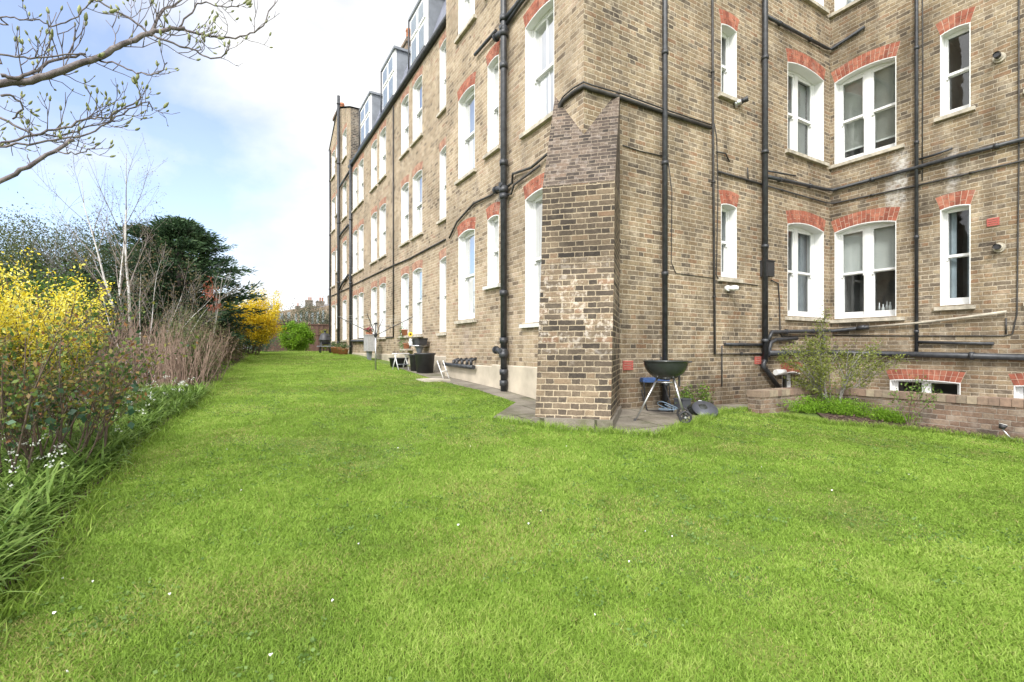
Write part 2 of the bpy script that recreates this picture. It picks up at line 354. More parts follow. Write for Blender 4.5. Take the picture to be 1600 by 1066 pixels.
def slate_mat():
    m, t, b = mat('slate_roof'); x = NT(t); co = x.obj()
    sp = x.n('ShaderNodeSeparateXYZ'); t.links.new(co, sp.inputs[0]); cb = x.n('ShaderNodeCombineXYZ')
    t.links.new(sp.outputs[1], cb.inputs[0]); t.links.new(sp.outputs[2], cb.inputs[1])
    bt = x.n('ShaderNodeTexBrick'); t.links.new(cb.outputs[0], bt.inputs['Vector']); bt.inputs['Scale'].default_value = 1
    bt.inputs['Brick Width'].default_value = .28; bt.inputs['Row Height'].default_value = .2; bt.inputs['Mortar Size'].default_value = .008
    bt.inputs['Color1'].default_value = (.17, .18, .23, 1); bt.inputs['Color2'].default_value = (.23, .24, .30, 1); bt.inputs['Mortar'].default_value = (.07, .07, .09, 1)
    t.links.new(bt.outputs[0], b.inputs['Base Color']); b.inputs['Roughness'].default_value = .55
    x.bump(x.m('SUBTRACT', 1, bt.outputs['Fac']), .5, .01, b); return m
M['slate'] = slate_mat()

def glass_mat():
    m, t, b = mat('window_glass'); x = NT(t); t.nodes.remove(b); o = t.nodes['Material Output']
    gl = x.n('ShaderNodeBsdfGlossy'); gl.inputs['Roughness'].default_value = .02; tr = x.n('ShaderNodeBsdfTransparent'); tr.inputs[0].default_value = (.86, .9, .9, 1)
    fr = x.n('ShaderNodeFresnel'); fr.inputs[0].default_value = 1.6; k = x.m('MULTIPLY_ADD', fr.outputs[0], .75, .03)
    bp = x.n('ShaderNodeBump'); bp.inputs['Strength'].default_value = .12; bp.inputs['Distance'].default_value = .02
    t.links.new(x.noise(x.obj(), 2.2, 2), bp.inputs['Height']); t.links.new(bp.outputs[0], gl.inputs['Normal'])
    mx = x.n('ShaderNodeMixShader'); t.links.new(k, mx.inputs[0]); t.links.new(tr.outputs[0], mx.inputs[1]); t.links.new(gl.outputs[0], mx.inputs[2])
    t.links.new(mx.outputs[0], o.inputs[0]); return m
M['glass'] = glass_mat()

def leaf_mat(name, cols, rough=.55, trans=.3, var3d=0., sc=.8):
    m, t, b = mat(name); x = NT(t); o = t.nodes['Material Output']
    at_ = x.n('ShaderNodeAttribute', attribute_name='rnd'); f = at_.outputs['Fac']
    if var3d: f = x.m('ADD', f, x.m('MULTIPLY_ADD', x.noise(x.obj(), sc, 3), var3d * 2, -var3d))
    k = len(cols); c = x.ramp(f, [(i / max(1, k - 1), q) for i, q in enumerate(cols)])
    t.links.new(c, b.inputs['Base Color']); b.inputs['Roughness'].default_value = rough; b.inputs['Specular IOR Level'].default_value = .2
    tl = x.n('ShaderNodeBsdfTranslucent'); t.links.new(c, tl.inputs[0]); mx = x.n('ShaderNodeMixShader'); mx.inputs[0].default_value = trans
    t.links.new(b.outputs[0], mx.inputs[1]); t.links.new(tl.outputs[0], mx.inputs[2]); t.links.new(mx.outputs[0], o.inputs[0]); return m
def bark_mat(name, c1, c2, sc=20):
    m, t, b = mat(name); x = NT(t); co = x.obj(); t.links.new(x.ramp(x.noise(co, sc, 6, .7), [(.35, c1), (.65, c2)]), b.inputs['Base Color'])
    b.inputs['Roughness'].default_value = .9; x.bump(x.noise(co, sc * 3, 4), .5, .005, b); return m
# ------------------------------------------------------------------ the setting
def ground():
    xs = np.unique(np.concatenate([np.linspace(-400, -12, 20), np.arange(-12, 16, .5), np.linspace(16, 400, 20)]))
    ys = np.unique(np.concatenate([np.linspace(-60, -6, 10), np.arange(-6, 42, .5), np.linspace(42, 900, 30)]))
    XX, YY = np.meshgrid(xs, ys); V = np.stack([XX, YY, gv(XX, YY)], -1).reshape(-1, 3)
    nx, ny = len(xs), len(ys); a = (np.arange(ny - 1)[:, None] * nx + np.arange(nx - 1)[None]).ravel()
    Fq = np.stack([a, a + 1, a + nx + 1, a + nx], 1)
    m, t, b = mat('turf'); x = NT(t); co = x.obj()
    c = x.ramp(x.noise(co, 1.3, 6, .6), [(.35, (.085, .14, .022)), (.55, (.15, .22, .025)), (.72, (.20, .23, .05))])
    c = x.mix(.7, c, x.ramp(x.noise(co, 60, 5, .7), [(.3, (.4, .42, .35)), (.7, (1.3, 1.3, 1.2))]), 'MULTIPLY')
    t.links.new(c, b.inputs['Base Color']); b.inputs['Roughness'].default_value = .95; x.bump(x.noise(co, 70, 4), .8, .02, b)
    o = np_mesh('ground', V, [Fq], m, smooth=True); o['kind'] = 'structure'
ground()

def strip(name, A, B, m, lift, n=24, k=3):
    """sheet between two polylines, following the ground"""
    def res(P, n):
        P = [Vector((p[0], p[1], 0)) for p in P]; d = [0]
        for i in range(1, len(P)): d.append(d[-1] + (P[i] - P[i - 1]).length)
        out_ = []
        for q in np.linspace(0, d[-1], n):
            i = min(len(P) - 2, max(0, int(np.searchsorted(d, q, side='right')) - 1)); f = (q - d[i]) / max(1e-6, d[i + 1] - d[i])
            out_.append(P[i].lerp(P[i + 1], f))
        return out_
    a, b = res(A, n), res(B, n); mb = MB(); G_ = []
    for i in range(n):
        row = []
        for j in range(k + 1):
            p = a[i].lerp(b[i], j / k); row.append((p.x, p.y, g(p.x, p.y) + lift))
        G_.append(row)
    for i in range(n - 1):
        for j in range(k): mb.face([G_[i][j], G_[i + 1][j], G_[i + 1][j + 1], G_[i][j + 1]], 0, True)
    o = mb.build(name, m); o['kind'] = 'structure'; return o

def conc_mat():
    m, t, b = mat('old_concrete'); x = NT(t); co = x.obj()
    c = x.ramp(x.noise(co, 3, 7, .65), [(.3, (.17, .15, .12)), (.5, (.30, .27, .225)), (.75, (.40, .37, .31))])
    c = x.mix(.8, c, x.ramp(x.noise(co, 1.8, 5, .65), [(.50, (1, 1, 1)), (.68, (.45, .52, .28))]), 'MULTIPLY')
    bt = x.n('ShaderNodeTexBrick'); t.links.new(co, bt.inputs['Vector']); bt.inputs['Scale'].default_value = 1; bt.inputs['Brick Width'].default_value = .95; bt.inputs['Row Height'].default_value = .62; bt.inputs['Mortar Size'].default_value = .012
    bt.inputs['Color1'].default_value = (.82, .80, .78, 1); bt.inputs['Color2'].default_value = (.62, .61, .58, 1); bt.inputs['Mortar'].default_value = (.22, .24, .16, 1); c = x.mix(1, c, bt.outputs[0], 'MULTIPLY')
    c = x.mix(.5, c, x.ramp(x.noise(co, 80, 3, .7), [(.3, (.5, .5, .5)), (.7, (1.2, 1.2, 1.2))]), 'MULTIPLY')
    t.links.new(c, b.inputs['Base Color']); b.inputs['Roughness'].default_value = .95; x.bump(x.noise(co, 25, 6), .6, .02, b); return m
def soil_mat():
    m, t, b = mat('bark_mulch'); x = NT(t); co = x.obj()
    c = x.ramp(x.noise(co, 45, 6, .75), [(.3, (.025, .016, .012)), (.55, (.09, .055, .04)), (.75, (.20, .14, .11))])
    t.links.new(c, b.inputs['Base Color']); b.inputs['Roughness'].default_value = 1; x.bump(x.noise(co, 30, 6), 1, .05, b); return m
M['conc'] = conc_mat(); M['soil'] = soil_mat()

pathpx = [(690, 597), (750, 611), (806, 630), (765, 657), (880, 673), (1030, 683), (1085, 663), (1130, 645), (1190, 641)]
edgeR = [(9.0, 27.0), (4.35, 22.0), (4.15, 18.0), (4.0, 14.5)]
LE = [(-1.3, -1.5), (-1.0, 1.5), (-.82, 2.83), (-.85, 4.24), (-.66, 6.39), (-.37, 7.86), (-.16, 11.3), (.2, 15), (.57, 18.9), (.8, 23), (1.4, 26.3), (3.6, 27.4)]
RB = [G(*p) for p in [(1215, 650), (1300, 664), (1400, 671), (1500, 682), (1600, 694)]]
PP = [G(*p) for p in pathpx]
LAWN = LE + [(4.45, 27.3), (4.35, 22), (4.15, 17), (4.0, 13.5)] + [(p.x, p.y) for p in PP] + [(p.x, p.y) for p in RB] + [(8.6, .6), (8.7, -3), (-1.3, -3)]
# the strip along the wall, the slab round the buttress, the two beds
strip('path', [(4.0, 13.5)] + [(p.x, p.y) for p in PP[:3]], [(4.75, 13.5), (4.75, 10), (4.6, 6.2)], M['conc'], .010)
strip('paving_slab', [(p.x, p.y) for p in PP[2:]], [(4.6, 6.2), (4.8, 5.7), (5.0, 5.6), (7.6, 5.6)], M['conc'], .014)
strip('well_paving', [(7.4, 4.85), (9.2, 4.7), (9.2, -4)], [(7.4, 5.6), (11.2, 5.6), (11.2, -4)], M['conc'], .010)
strip('flower_bed', [(p.x, p.y) for p in RB[1:]] + [(8.6, .6), (8.7, -3)], [(8.9, 4.7), (9.05, 3.5), (9.05, 2), (9.05, -3)], M['soil'], .022)
strip('border_soil', LE, [(-14, -1.5), (-14, 5), (-13, 12), (-12, 20), (-8, 28), (3.6, 31)], M['soil'], .018, 40, 10)

# ------------------------------------------------------------------ the mansion block
bld = thing('apartment_building', 'long four storey brick mansion block with white sash windows and black drainpipes', 'building', (X0, Y0, .3))
fx = lambda X: (lambda s, z, o: (X - o, s, z))
PF, PS, PC = fx(X0), fx(X2), fx(X1)
PA = lambda s, z, o: (s, Y0 - o, z)
E = lambda z: z + CZ
def wall(name, pl, s0, s1, z0, z1, holes, m):
    mb = MB(); S = sorted({s0, s1} | {min(max(h[k], s0), s1) for h in holes for k in (0, 1)}); Z = sorted({z0, z1} | {min(max(h[k], z0), z1) for h in holes for k in (2, 3)})
    for i in range(len(S) - 1):
        for j in range(len(Z) - 1):
            cs, cz = (S[i] + S[i + 1]) / 2, (Z[j] + Z[j + 1]) / 2
            if any(h[0] < cs < h[1] and h[2] < cz < h[3] for h in holes): continue
            mb.face([pl(S[i], Z[j], 0), pl(S[i + 1], Z[j], 0), pl(S[i + 1], Z[j + 1], 0), pl(S[i], Z[j + 1], 0)])
    for a, b, c, d in holes:       # brick reveals
        r = -.34
        mb.face([pl(a, c, 0), pl(a, c, r), pl(a, d, r), pl(a, d, 0)]); mb.face([pl(b, c, 0), pl(b, c, r), pl(b, d, r), pl(b, d, 0)])
        mb.face([pl(a, d, 0), pl(b, d, 0), pl(b, d, r), pl(a, d, r)]); mb.face([pl(a, c, 0), pl(b, c, 0), pl(b, c, r), pl(a, c, r)])
    return mb.build(name, m, bld, True)

def window(pl, s0, s1, z0, zs, rise=.09, rv=.2, double=False, back='curtain', arch=.235, sill=True, sill_m='stone', split=.5, lowvis=False, label=None, sashes=True, white_rev=True, far=False, sillx=.09, bar=False):
    """opening s0..s1, z0..zs (spring of the arch); part window > sill, arch, pane, blind or curtain, room"""
    hw, sc = (s1 - s0) / 2, (s0 + s1) / 2; crown = zs + rise
    zc = lambda s: zs + rise * (1 - ((s - sc) / hw) ** 2)
    mb = MB()
    if white_rev:
        mb.pbox(pl, s0, s0 + .014, z0, zs + .004, -rv, .003); mb.pbox(pl, s1 - .014, s1, z0, zs + .004, -rv, .003)
    n = 10
    for i in range(n):
        a, b = s0 + 2 * hw * i / n, s0 + 2 * hw * (i + 1) / n
        mb.hexa([pl(a, zc(a) - .016, -rv), pl(b, zc(b) - .016, -rv), pl(b, zc(b) - .016, .006), pl(a, zc(a) - .016, .006),
                 pl(a, zc(a) + .002, -rv), pl(b, zc(b) + .002, -rv), pl(b, zc(b) + .002, .006), pl(a, zc(a) + .002, .006)])
    # box frame
    fw = .032 if s1 - s0 < .55 else .045; o0, o1 = -rv - .12, -rv
    mb.pbox(pl, s0, s0 + fw, z0, crown, o0, o1); mb.pbox(pl, s1 - fw, s1, z0, crown, o0, o1)
    mb.pbox(pl, s0 + fw, s1 - fw, zs + rise * .15, crown, o0, o1 - .004); mb.pbox(pl, s0 + fw, s1 - fw, z0, z0 + .055, o0, o1 + .006)
    bays = [(s0 + fw, s1 - fw)]
    if double:
        mw = .06 if sashes else .03; mb.pbox(pl, sc - mw, sc + mw, z0 + .055, zs + rise * .15, o0, o1 - .002); bays = [(s0 + fw, sc - mw), (sc + mw, s1 - fw)]
    top, bot = zs + rise * .15, z0 + .055; zm = bot + (top - bot) * split; pane = MB()
    for a, b in bays:
        st = .026 if s1 - s0 < .55 else .036; w = b - a
        if not sashes:
            for (q0, q1, q2, q3) in ((a, a + st, bot, top), (b - st, b, bot, top), (a + st, b - st, top - st, top), (a + st, b - st, bot, bot + st)):
                mb.pbox(pl, q0, q1, q2, q3, -rv - .06, -rv - .02)
            pane.face([pl(a + st, bot + st, -rv - .04), pl(b - st, bot + st, -rv - .04), pl(b - st, top - st, -rv - .04), pl(a + st, top - st, -rv - .04)]); continue
        u0, u1 = -rv - .055, -rv - .018       # upper sash, outside
        mb.pbox(pl, a, a + st, zm - .02, top, u0, u1); mb.pbox(pl, b - st, b, zm - .02, top, u0, u1)
        mb.pbox(pl, a + st, b - st, top - .05, top, u0, u1); mb.pbox(pl, a + st, b - st, zm - .02, zm + .025, u0, u1 + .003)
        mb.pbox(pl, a + .003, a + st - .004, zm - .07, zm - .02, u0 + .002, u1 - .002); mb.pbox(pl, b - st + .004, b - .003, zm - .07, zm - .02, u0 + .002, u1 - .002)
        l0, l1 = -rv - .1, -rv - .062         # lower sash, inside
        mb.pbox(pl, a, a + st, bot, zm + .01, l0, l1); mb.pbox(pl, b - st, b, bot, zm + .01, l0, l1)
        mb.pbox(pl, a + st, b - st, bot, bot + .085, l0, l1 + .002); mb.pbox(pl, a + st, b - st, zm - .03, zm + .01, l0, l1)
        if bar: q = (a + b) / 2; mb.pbox(pl, q - .01, q + .01, zm + .025, top - .05, u0 + .004, u1 - .004); mb.pbox(pl, q - .01, q + .01, bot + .085, zm - .03, l0 + .004, l1 - .004)
        pane.face([pl(a + st, zm, -rv - .036), pl(b - st, zm, -rv - .036), pl(b - st, top - .04, -rv - .036), pl(a + st, top - .04, -rv - .036)])
        pane.face([pl(a + st, bot + .07, -rv - .08), pl(b - st, bot + .07, -rv - .08), pl(b - st, zm, -rv - .08), pl(a + st, zm, -rv - .08)])
    win = mb.build('window', M['white'], bld, True)
    if label: win['label'] = label
    kid = lambda m_, nm, mt: m_.build(nm, mt, win)
    kid(pane, 'pane', M['glass'])
    if arch:
        am = MB(); ext = .07; nb = max(5, int((2 * hw + .1) / .078)); H = arch
        # mortar bed behind, then tapered voussoirs
        for i in range(12):
            a, b = s0 + 2 * hw * i / 12, s0 + 2 * hw * (i + 1) / 12
            ta, tb = sc + (a - sc) * (1 + ext / hw), sc + (b - sc) * (1 + ext / hw)
            zt = lambda s, q: zc(s) + H - .004
            am.hexa([pl(a, zc(a) + .003, -rv + .0), pl(b, zc(b) + .003, -rv), pl(b, zc(b) + .003, .003), pl(a, zc(a) + .003, .003),
                     pl(ta, zt(a, 0), -rv), pl(tb, zt(b, 0), -rv), pl(tb, zt(b, 0), .003), pl(ta, zt(a, 0), .003)], 1)
        for i in range(nb):
            g_ = .006 / (2 * hw) ; a, b = s0 + 2 * hw * (i / nb) + .004, s0 + 2 * hw * ((i + 1) / nb) - .004
            rows = ((0.004, .62), (.66, .985)) if i % 2 == 0 else ((.004, .30), (.34, .985))
            if H < .2: rows = ((.004, .48), (.52, .985))
            for (h0, h1) in rows:
                def q(s, h, o): return pl(sc + (s - sc) * (1 + ext / hw * h), zc(s) + H * h, o)
                jj = R.uniform(.006, .010)
                am.hexa([q(a, h0, 0), q(b, h0, 0), q(b, h0, jj), q(a, h0, jj), q(a, h1, 0), q(b, h1, 0), q(b, h1, jj), q(a, h1, jj)], 0)
        am.build('arch', [M['arch2' if pl is PS else 'arch'], M['mortar']], win)
    if sill:
        sm = MB(); sm.hexa([pl(s0 - sillx, z0 - .085, -.2), pl(s1 + sillx, z0 - .085, -.2), pl(s1 + sillx, z0 - .085, .07), pl(s0 - sillx, z0 - .085, .07),
                            pl(s0 - sillx, z0 - .002, -.2), pl(s1 + sillx, z0 - .002, -.2), pl(s1 + sillx, z0 - .022, .07), pl(s0 - sillx, z0 - .022, .07)])
        sm.pbox(pl, s0 + .016, s1 - .016, z0 - .002, z0 + .004, -rv - .01, -.002)
        kid(sm, 'sill', M[sill_m])
    rm = MB(); a, b, c, d, r0, r1 = s0 - .02, s1 + .02, z0 - .02, crown + .02, -rv - .125, -rv - .95
    P = [pl(a, c, r0), pl(b, c, r0), pl(b, c, r1), pl(a, c, r1), pl(a, d, r0), pl(b, d, r0), pl(b, d, r1), pl(a, d, r1)]
    for q in ((0, 1, 2, 3), (4, 5, 6, 7), (2, 3, 7, 6), (1, 2, 6, 5), (3, 0, 4, 7)): rm.face([P[k] for k in q])
    kid(rm, 'room', M['room'])
    if back in ('curtain', 'net', 'side'):
        cm = MB(); k = max(10, int((s1 - s0) / .03)); wv = lambda i: -rv - .17 + .012 * math.sin(i * 1.9) + .006 * math.sin(i * .7)
        for i in range(k):
            a, b = s0 + (s1 - s0) * i / k, s0 + (s1 - s0) * (i + 1) / k
            if back == 'side' and .30 < (i + .5) / k < .72: continue
            cm.face([pl(a, z0, wv(i)), pl(b, z0, wv(i + 1)), pl(b, crown, wv(i + 1)), pl(a, crown, wv(i))], 0, True)
        kid(cm, 'curtain', M['curtain'])
    if back in ('slats', 'wslats', 'roller'):
        bm = MB()
        for a, b in bays:
            if back == 'roller':
                zb = bot + (top - bot) * .50; bm.pbox(pl, a, b, zb, top, -rv - .145, -rv - .14); bm.pbox(pl, a, b, zb - .02, zb, -rv - .15, -rv - .135); continue
            zb = bot + (top - bot) * (.16 if back == 'slats' else .02); z = top
            while z > zb:
                bm.hexa([pl(a, z - .026, -rv - .165), pl(b, z - .026, -rv - .165), pl(b, z - .010, -rv - .135), pl(a, z - .010, -rv - .135),
                         pl(a, z - .024, -rv - .165), pl(b, z - .024, -rv - .165), pl(b, z - .008, -rv - .135), pl(a, z - .008, -rv - .135)]); z -= .030
            bm.pbox(pl, a, b, zb - .03, zb, -rv - .165, -rv - .135)
        kid(bm, 'blind', M['roller' if back == 'roller' else 'blindw' if back == 'wslats' else 'blind'])
    return (s0, s1, z0, crown)

# --- front section (F1)
H1 = []
fs = lambda px, X=X0: onX(px, 0, X).y
a0, a1 = fs(866), fs(821)
b0, b1 = fs(779.5), fs(762)
c0, c1 = fs(742), fs(716.5)
for k, (z0, zt) in enumerate([(.44, 2.52), (3.70, 5.46), (6.85, 8.6)]):
    H1.append(window(PF, a0, a1, E(z0), E(zt + .03), .06, rv=.13, back='net', bar=True, sillx=.10, sill_m='whiteold' if k == 0 else 'stone'))
for k, (z0, zt) in enumerate([(1.24, 2.50), (3.82, 5.52), (6.98, 8.5)]):
    H1.append(window(PF, b0, b1, E(z0), E(zt + .02), .04, rv=.09, back='curtain', sill_m='whiteold' if k == 0 else 'stone'))
for k, (z0, zt) in enumerate([(.63, 2.42), (3.72, 5.42), (6.87, 8.6)]):
    H1.append(window(PF, c0, c1, E(z0), E(zt + .05), .07, rv=.10, back='net'))
YE1 = 10.53
wall('wall', PF, Y0, YE1, -.2, E(12.5), H1, M['brickF'])
# --- wing wall (A/B) and the right wing (C)
HA = []
ax = lambda px: onY(px, 0, Y0).x
for (z0, zt) in [(1.26, 2.50), (4.47, 5.66), (7.6, 8.8)]:
    HA.append(window(PA, ax(1126.5), ax(1151), E(z0), E(zt + .03), .035, rv=.15, back='slats' if z0 > 4 else 'net', sill_m='stone'))
bs0, bs1 = ax(1230.5), ax(1287)
for k, (z0, zt) in enumerate([(.645, 2.40), (3.91, 5.58), (7.12, 8.8)]):
    HA.append(window(PA, bs0, bs1, E(z0), E(zt + .05), .085, double=True, back='wslats' if k == 1 else 'side', arch=.25))
HA.append(window(PA, ax(1222), ax(1251), E(-.98), E(-.50), .05, back='none', sashes=False, double=True, sill=False, arch=.2, white_rev=False))
wall('wall', PA, X0, X1, -.2, E(12.5), HA, M['brickA'])
HC = []
for k, (z0, zt) in enumerate([(.625, 2.40), (3.89, 5.56), (7.10, 8.8)]):
    HC.append(window(PC, fs(1400.5, X1), fs(1304, X1), E(z0), E(zt + .05), .085, rv=.15, double=True, back=('roller', 'slats', 'net')[k], arch=.25, sillx=.14))
for k, (z0, zt) in enumerate([(.77, 2.46), (4.17, 5.60), (7.3, 8.8)]):
    HC.append(window(PC, fs(1516.5, X1), fs(1469, X1), E(z0), E(zt + .03), .035, rv=.15, back='side' if k == 0 else 'none', sillx=.07))
    HC.append(window(PC, 2.02, 2.46, E(z0), E(zt + .03), .035, rv=.15, back='side', sillx=.07))
HC.append(window(PC, fs(1501, X1), fs(1390.5, X1), E(-1.1), E(-.60), .03, rv=.1, back='none', sashes=False, double=True, sill=False, arch=.19))
HC.append(window(PC, 1.7, fs(1584, X1), E(-1.1), E(-.60), .03, rv=.1, back='none', sashes=False, double=True, sill=False, arch=.19))
wall('wall', PC, -4, Y0, -.2, E(12.5), HC, M['brickC'])
# --- recessed middle section (S2) and the gabled end (S3)
H2, H3 = [], []
cols = [(12.98, 13.79, 'net'), (14.17, 14.9, 'curtain'), (10.9, 11.66, 'curtain'), (16.64, 17.46, 'curtain'), (17.83, 18.65, 'curtain'), (19.9, 20.75, 'curtain'), (21.0, 21.85, 'curtain')]
for q0, q1, bk in cols:
    for (z0, zt) in [(.42, 2.22), (3.29, 5.0), (6.05, 7.68)]:
        H2.append(window(PS, q0, q1, E(z0), E(zt + .04), .06, rv=.07, back=bk, arch=.22))
YE2, YE3 = 22.3, 27.6
wall('wall', PS, YE1 - .1, YE2, -.2, E(8.15), H2, M['brickF'])
for q0, q1 in [(23.2, 24.1), (25.3, 25.75), (26.1, 26.95)]:
    for (z0, zt) in [(.42, 2.22), (3.3, 5.0), (6.2, 7.8), (9.0, 10.25)]:
        if q0 == 25.3: z0 += .6
        H3.append(window(PS, q0, q1, E(z0), E(zt + .03), .05, rv=.07, back='curtain', arch=.2))
wall('wall', PS, YE2, YE3, -.2, E(10.8), H3, M['brickF'])
# closing walls, gable, flank, tops
mb = MB(); X3 = 16
mb.face([(X2, YE2, E(10.8)), (X2, YE3, E(10.8)), (X2, 25.2, E(12.0))])                       # gable front
mb.face([(X2, YE3, -.2), (X3, YE3, -.2), (X3, YE3, E(10.8)), (X2, YE3, E(10.8))])             # far end
mb.build('gable', M['brickF'], bld, True)
mb = MB(); mb.pbox(lambda s, z, o: (s, YE2 - o, z), X2 + .002, X3, E(7.6), E(10.8), -.3, 0); mb.build('flank_wall', M['flank'], bld, True)
mb = MB(); mb.face([(X0, YE1, -.2), (X2 + .3, YE1, -.2), (X2 + .3, YE1, E(12.5)), (X0, YE1, E(12.5))])
mb.face([(X2 + .3, YE1, E(7)), (X3, YE1, E(7)), (X3, YE1, E(12.5)), (X2 + .3, YE1, E(12.5))])
mb.face([(X0, Y0, E(12.5)), (X3, Y0, E(12.5)), (X3, YE1, E(12.5)), (X0, YE1, E(12.5))])
mb.face([(X1, -4, E(12.5)), (X3, -4, E(12.5)), (X3, Y0, E(12.5)), (X1, Y0, E(12.5))])
mb.face([(X1, -4, -.2), (X3, -4, -.2), (X3, -4, E(12.5)), (X1, -4, E(12.5))])
mb.face([(X3, -4, -.2), (X3, YE3, -.2), (X3, YE3, E(10.8)), (X3, YE1, E(12.5)), (X3, -4, E(12.5))])
mb.build('rear_wall', M['flank'], bld, True)
mb = MB()       # mansard and gable roofs
ze, zt_, bk = E(8.22), E(11.1), 1.05
mb.face([(X2 + .06, YE1, ze), (X2 + .06, YE2, ze), (X2 + bk, YE2, zt_), (X2 + bk, YE1, zt_)])
mb.face([(X2 + bk, YE1, zt_), (X2 + bk, YE2, zt_), (X3, YE2, zt_ + .5), (X3, YE1, zt_ + .5)])
mb.face([(X2 - .05, YE2 - .05, E(10.85)), (X3, YE2 - .05, E(10.85)), (X3, 25.2, E(12.1)), (X2 - .05, 25.2, E(12.1))])
mb.face([(X2 - .05, YE3 + .1, E(10.75)), (X3, YE3 + .1, E(10.75)), (X3, 25.2, E(12.1)), (X2 - .05, 25.2, E(12.1))])
roof = mb.build('roof', M['slate'], bld, True)
mb = MB(); mb.tube([(X2 - .06, YE1, E(8.13)), (X2 - .06, YE2, E(8.13))], .075, 10); mb.box((X2 - .02, YE1, E(8.06)), (X2 + .08, YE2, E(8.24)))
mb.build('gutter', M['black'], roof)
mb = MB()
def stack(mb, x, y, w, d, z0, z1, pots=1):
    mb.box((x - w / 2, y - d / 2, z0), (x + w / 2, y + d / 2, z1 - .25)); mb.box((x - w / 2 - .06, y - d / 2 - .06, z1 - .25), (x + w / 2 + .06, y + d / 2 + .06, z1 - .12)); mb.box((x - w / 2, y - d / 2, z1 - .12), (x + w / 2, y + d / 2, z1), 0)
    for i in range(pots): mb.lathe([(.13, 0), (.11, .5), (.14, .52), (.12, .62), (.08, .62)], 12, 1, (x, y + (i - (pots - 1) / 2) * .38, z1))
for (x, y, w, d, z0, z1) in [(7, 21.3, .45, .9, E(10), E(13.9)), (X2 + .55, 27.15, .7, .75, E(10), E(12.65))]:
    mb = MB(); stack(mb, x, y, w, d, z0, z1); mb.build('chimney', [M['gardenbrick'], M['terra']], roof)
for (q0, q1) in [(13.05, 14.44), (16.1, 17.6), (19.4, 21.05)]:
    mb = MB(); xf = X2 + .16; zb, zt2 = E(8.55), E(10.15)
    mb.box((xf + .05, q0, zb), (X2 + 1.0, q1, zt2), 0)
    mb.box((xf - .06, q0 - .07, zt2), (X2 + 1.05, q1 + .07, zt2 + .08), 0)
    dm = mb.build('dormer', M['lead'], bld, True)
    fr = MB(); pl = fx(xf); pn = MB(); fr.pbox(pl, q0, q1, zb, zt2, -.05, 0)
    w = (q1 - q0 - .1) / 2
    for k in range(2):
        a = q0 + .05 + k * w
        fr.pbox(pl, a + .03, a + w - .03, zb + .08, zb + .85, 0, .03); fr.pbox(pl, a + .03, a + w - .03, zb + .92, zt2 - .08, 0, .04)
        pn.pbox(pl, a + .10, a + w - .10, zb + .16, zb + .78, .031, .036); pn.pbox(pl, a + .10, a + w - .10, zb + 1.0, zt2 - .15, .041, .046)
    fr.build('window_frame', M['white'], dm); pn.build('pane', plain('dormer_glass', (.22, .25, .28), .1), dm)
    ex = MB(); ex.box((xf - .11, q0 - .08, zb - .1), (xf - .01, q1 + .08, zb)); ex.tube([(xf - .06, q1 + .03, zb - .1), (xf - .06, q1 + .03, zt2)], .025, 6); ex.build('trim', M['black'], dm)
# cement plinth along F1 and sections
mb = MB()
for X, s0, s1, zt2 in ((X0, Y0, 8.2, E(-.30)), (X0, 8.2, YE1, E(-.33)), (X2, YE1, YE2, E(-.18)), (X2, YE2, YE3, E(-.1))):
    pl = fx(X); mb.hexa([pl(s0, -.2, 0), pl(s1, -.2, 0), pl(s1, -.2, .035), pl(s0, -.2, .035), pl(s0, zt2, 0), pl(s1, zt2, 0), pl(s1, zt2 - .02, .03), pl(s0, zt2 - .02, .03)])
mb.build('plinth', M['render'], bld, True)

# --- buttress across the corner
tx, ty = -.7071, .7071
def bt_pt(side, p, z): w = .50 if side > 0 else .49 - .055 * max(0, min(1, p / .9)) * (abs(side) > .5); return (X0 - .7071 * p + side * w * tx, Y0 - .7071 * p + side * w * ty, z)
prof = [(1.02, .1), (1.00, E(-.86)), (.93, E(-.6)), (.60, E(1.1)), (.50, E(2.2))]
mb = MB()
for side in (-1, 1):
    for i in range(len(prof) - 1):
        (p0, z0), (p1, z1) = prof[i], prof[i + 1]
        mb.face([bt_pt(side, p0, z0), bt_pt(side, p1, z1), bt_pt(side, -.6, z1), bt_pt(side, -.6, z0)], 0)
for i in range(len(prof) - 1):
    (p0, z0), (p1, z1) = prof[i], prof[i + 1]
    mb.face([bt_pt(-1, p0, z0), bt_pt(1, p0, z0), bt_pt(1, p1, z1), bt_pt(-1, p1, z1)], 0)
zt3, pt = E(3.92), -.49
mb.face([bt_pt(-1, .50, E(2.2)), bt_pt(1, .50, E(2.2)), bt_pt(1, pt, zt3), bt_pt(-1, pt, zt3)], 1)
for side in (-1, 1):
    mb.face([bt_pt(side, .50, E(2.2)), bt_pt(side, pt, zt3), bt_pt(side, -.6, zt3), bt_pt(side, -.6, E(2.2))], 1)
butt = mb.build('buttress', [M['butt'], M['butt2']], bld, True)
butt['label'] = 'battered dark brick corner buttress with frost-white bricks'
mb = MB(); mb.hexa([bt_pt(-1.06, 1.06, .0), bt_pt(1.06, 1.06, .0), bt_pt(1.06, -.3, .0), bt_pt(-1.06, -.3, .0), bt_pt(-1.06, 1.06, E(-.86)), bt_pt(1.06, 1.06, E(-.86)), bt_pt(1.06, -.3, E(-.84)), bt_pt(-1.06, -.3, E(-.84))])
mb.build('footing', M['conc'], butt)

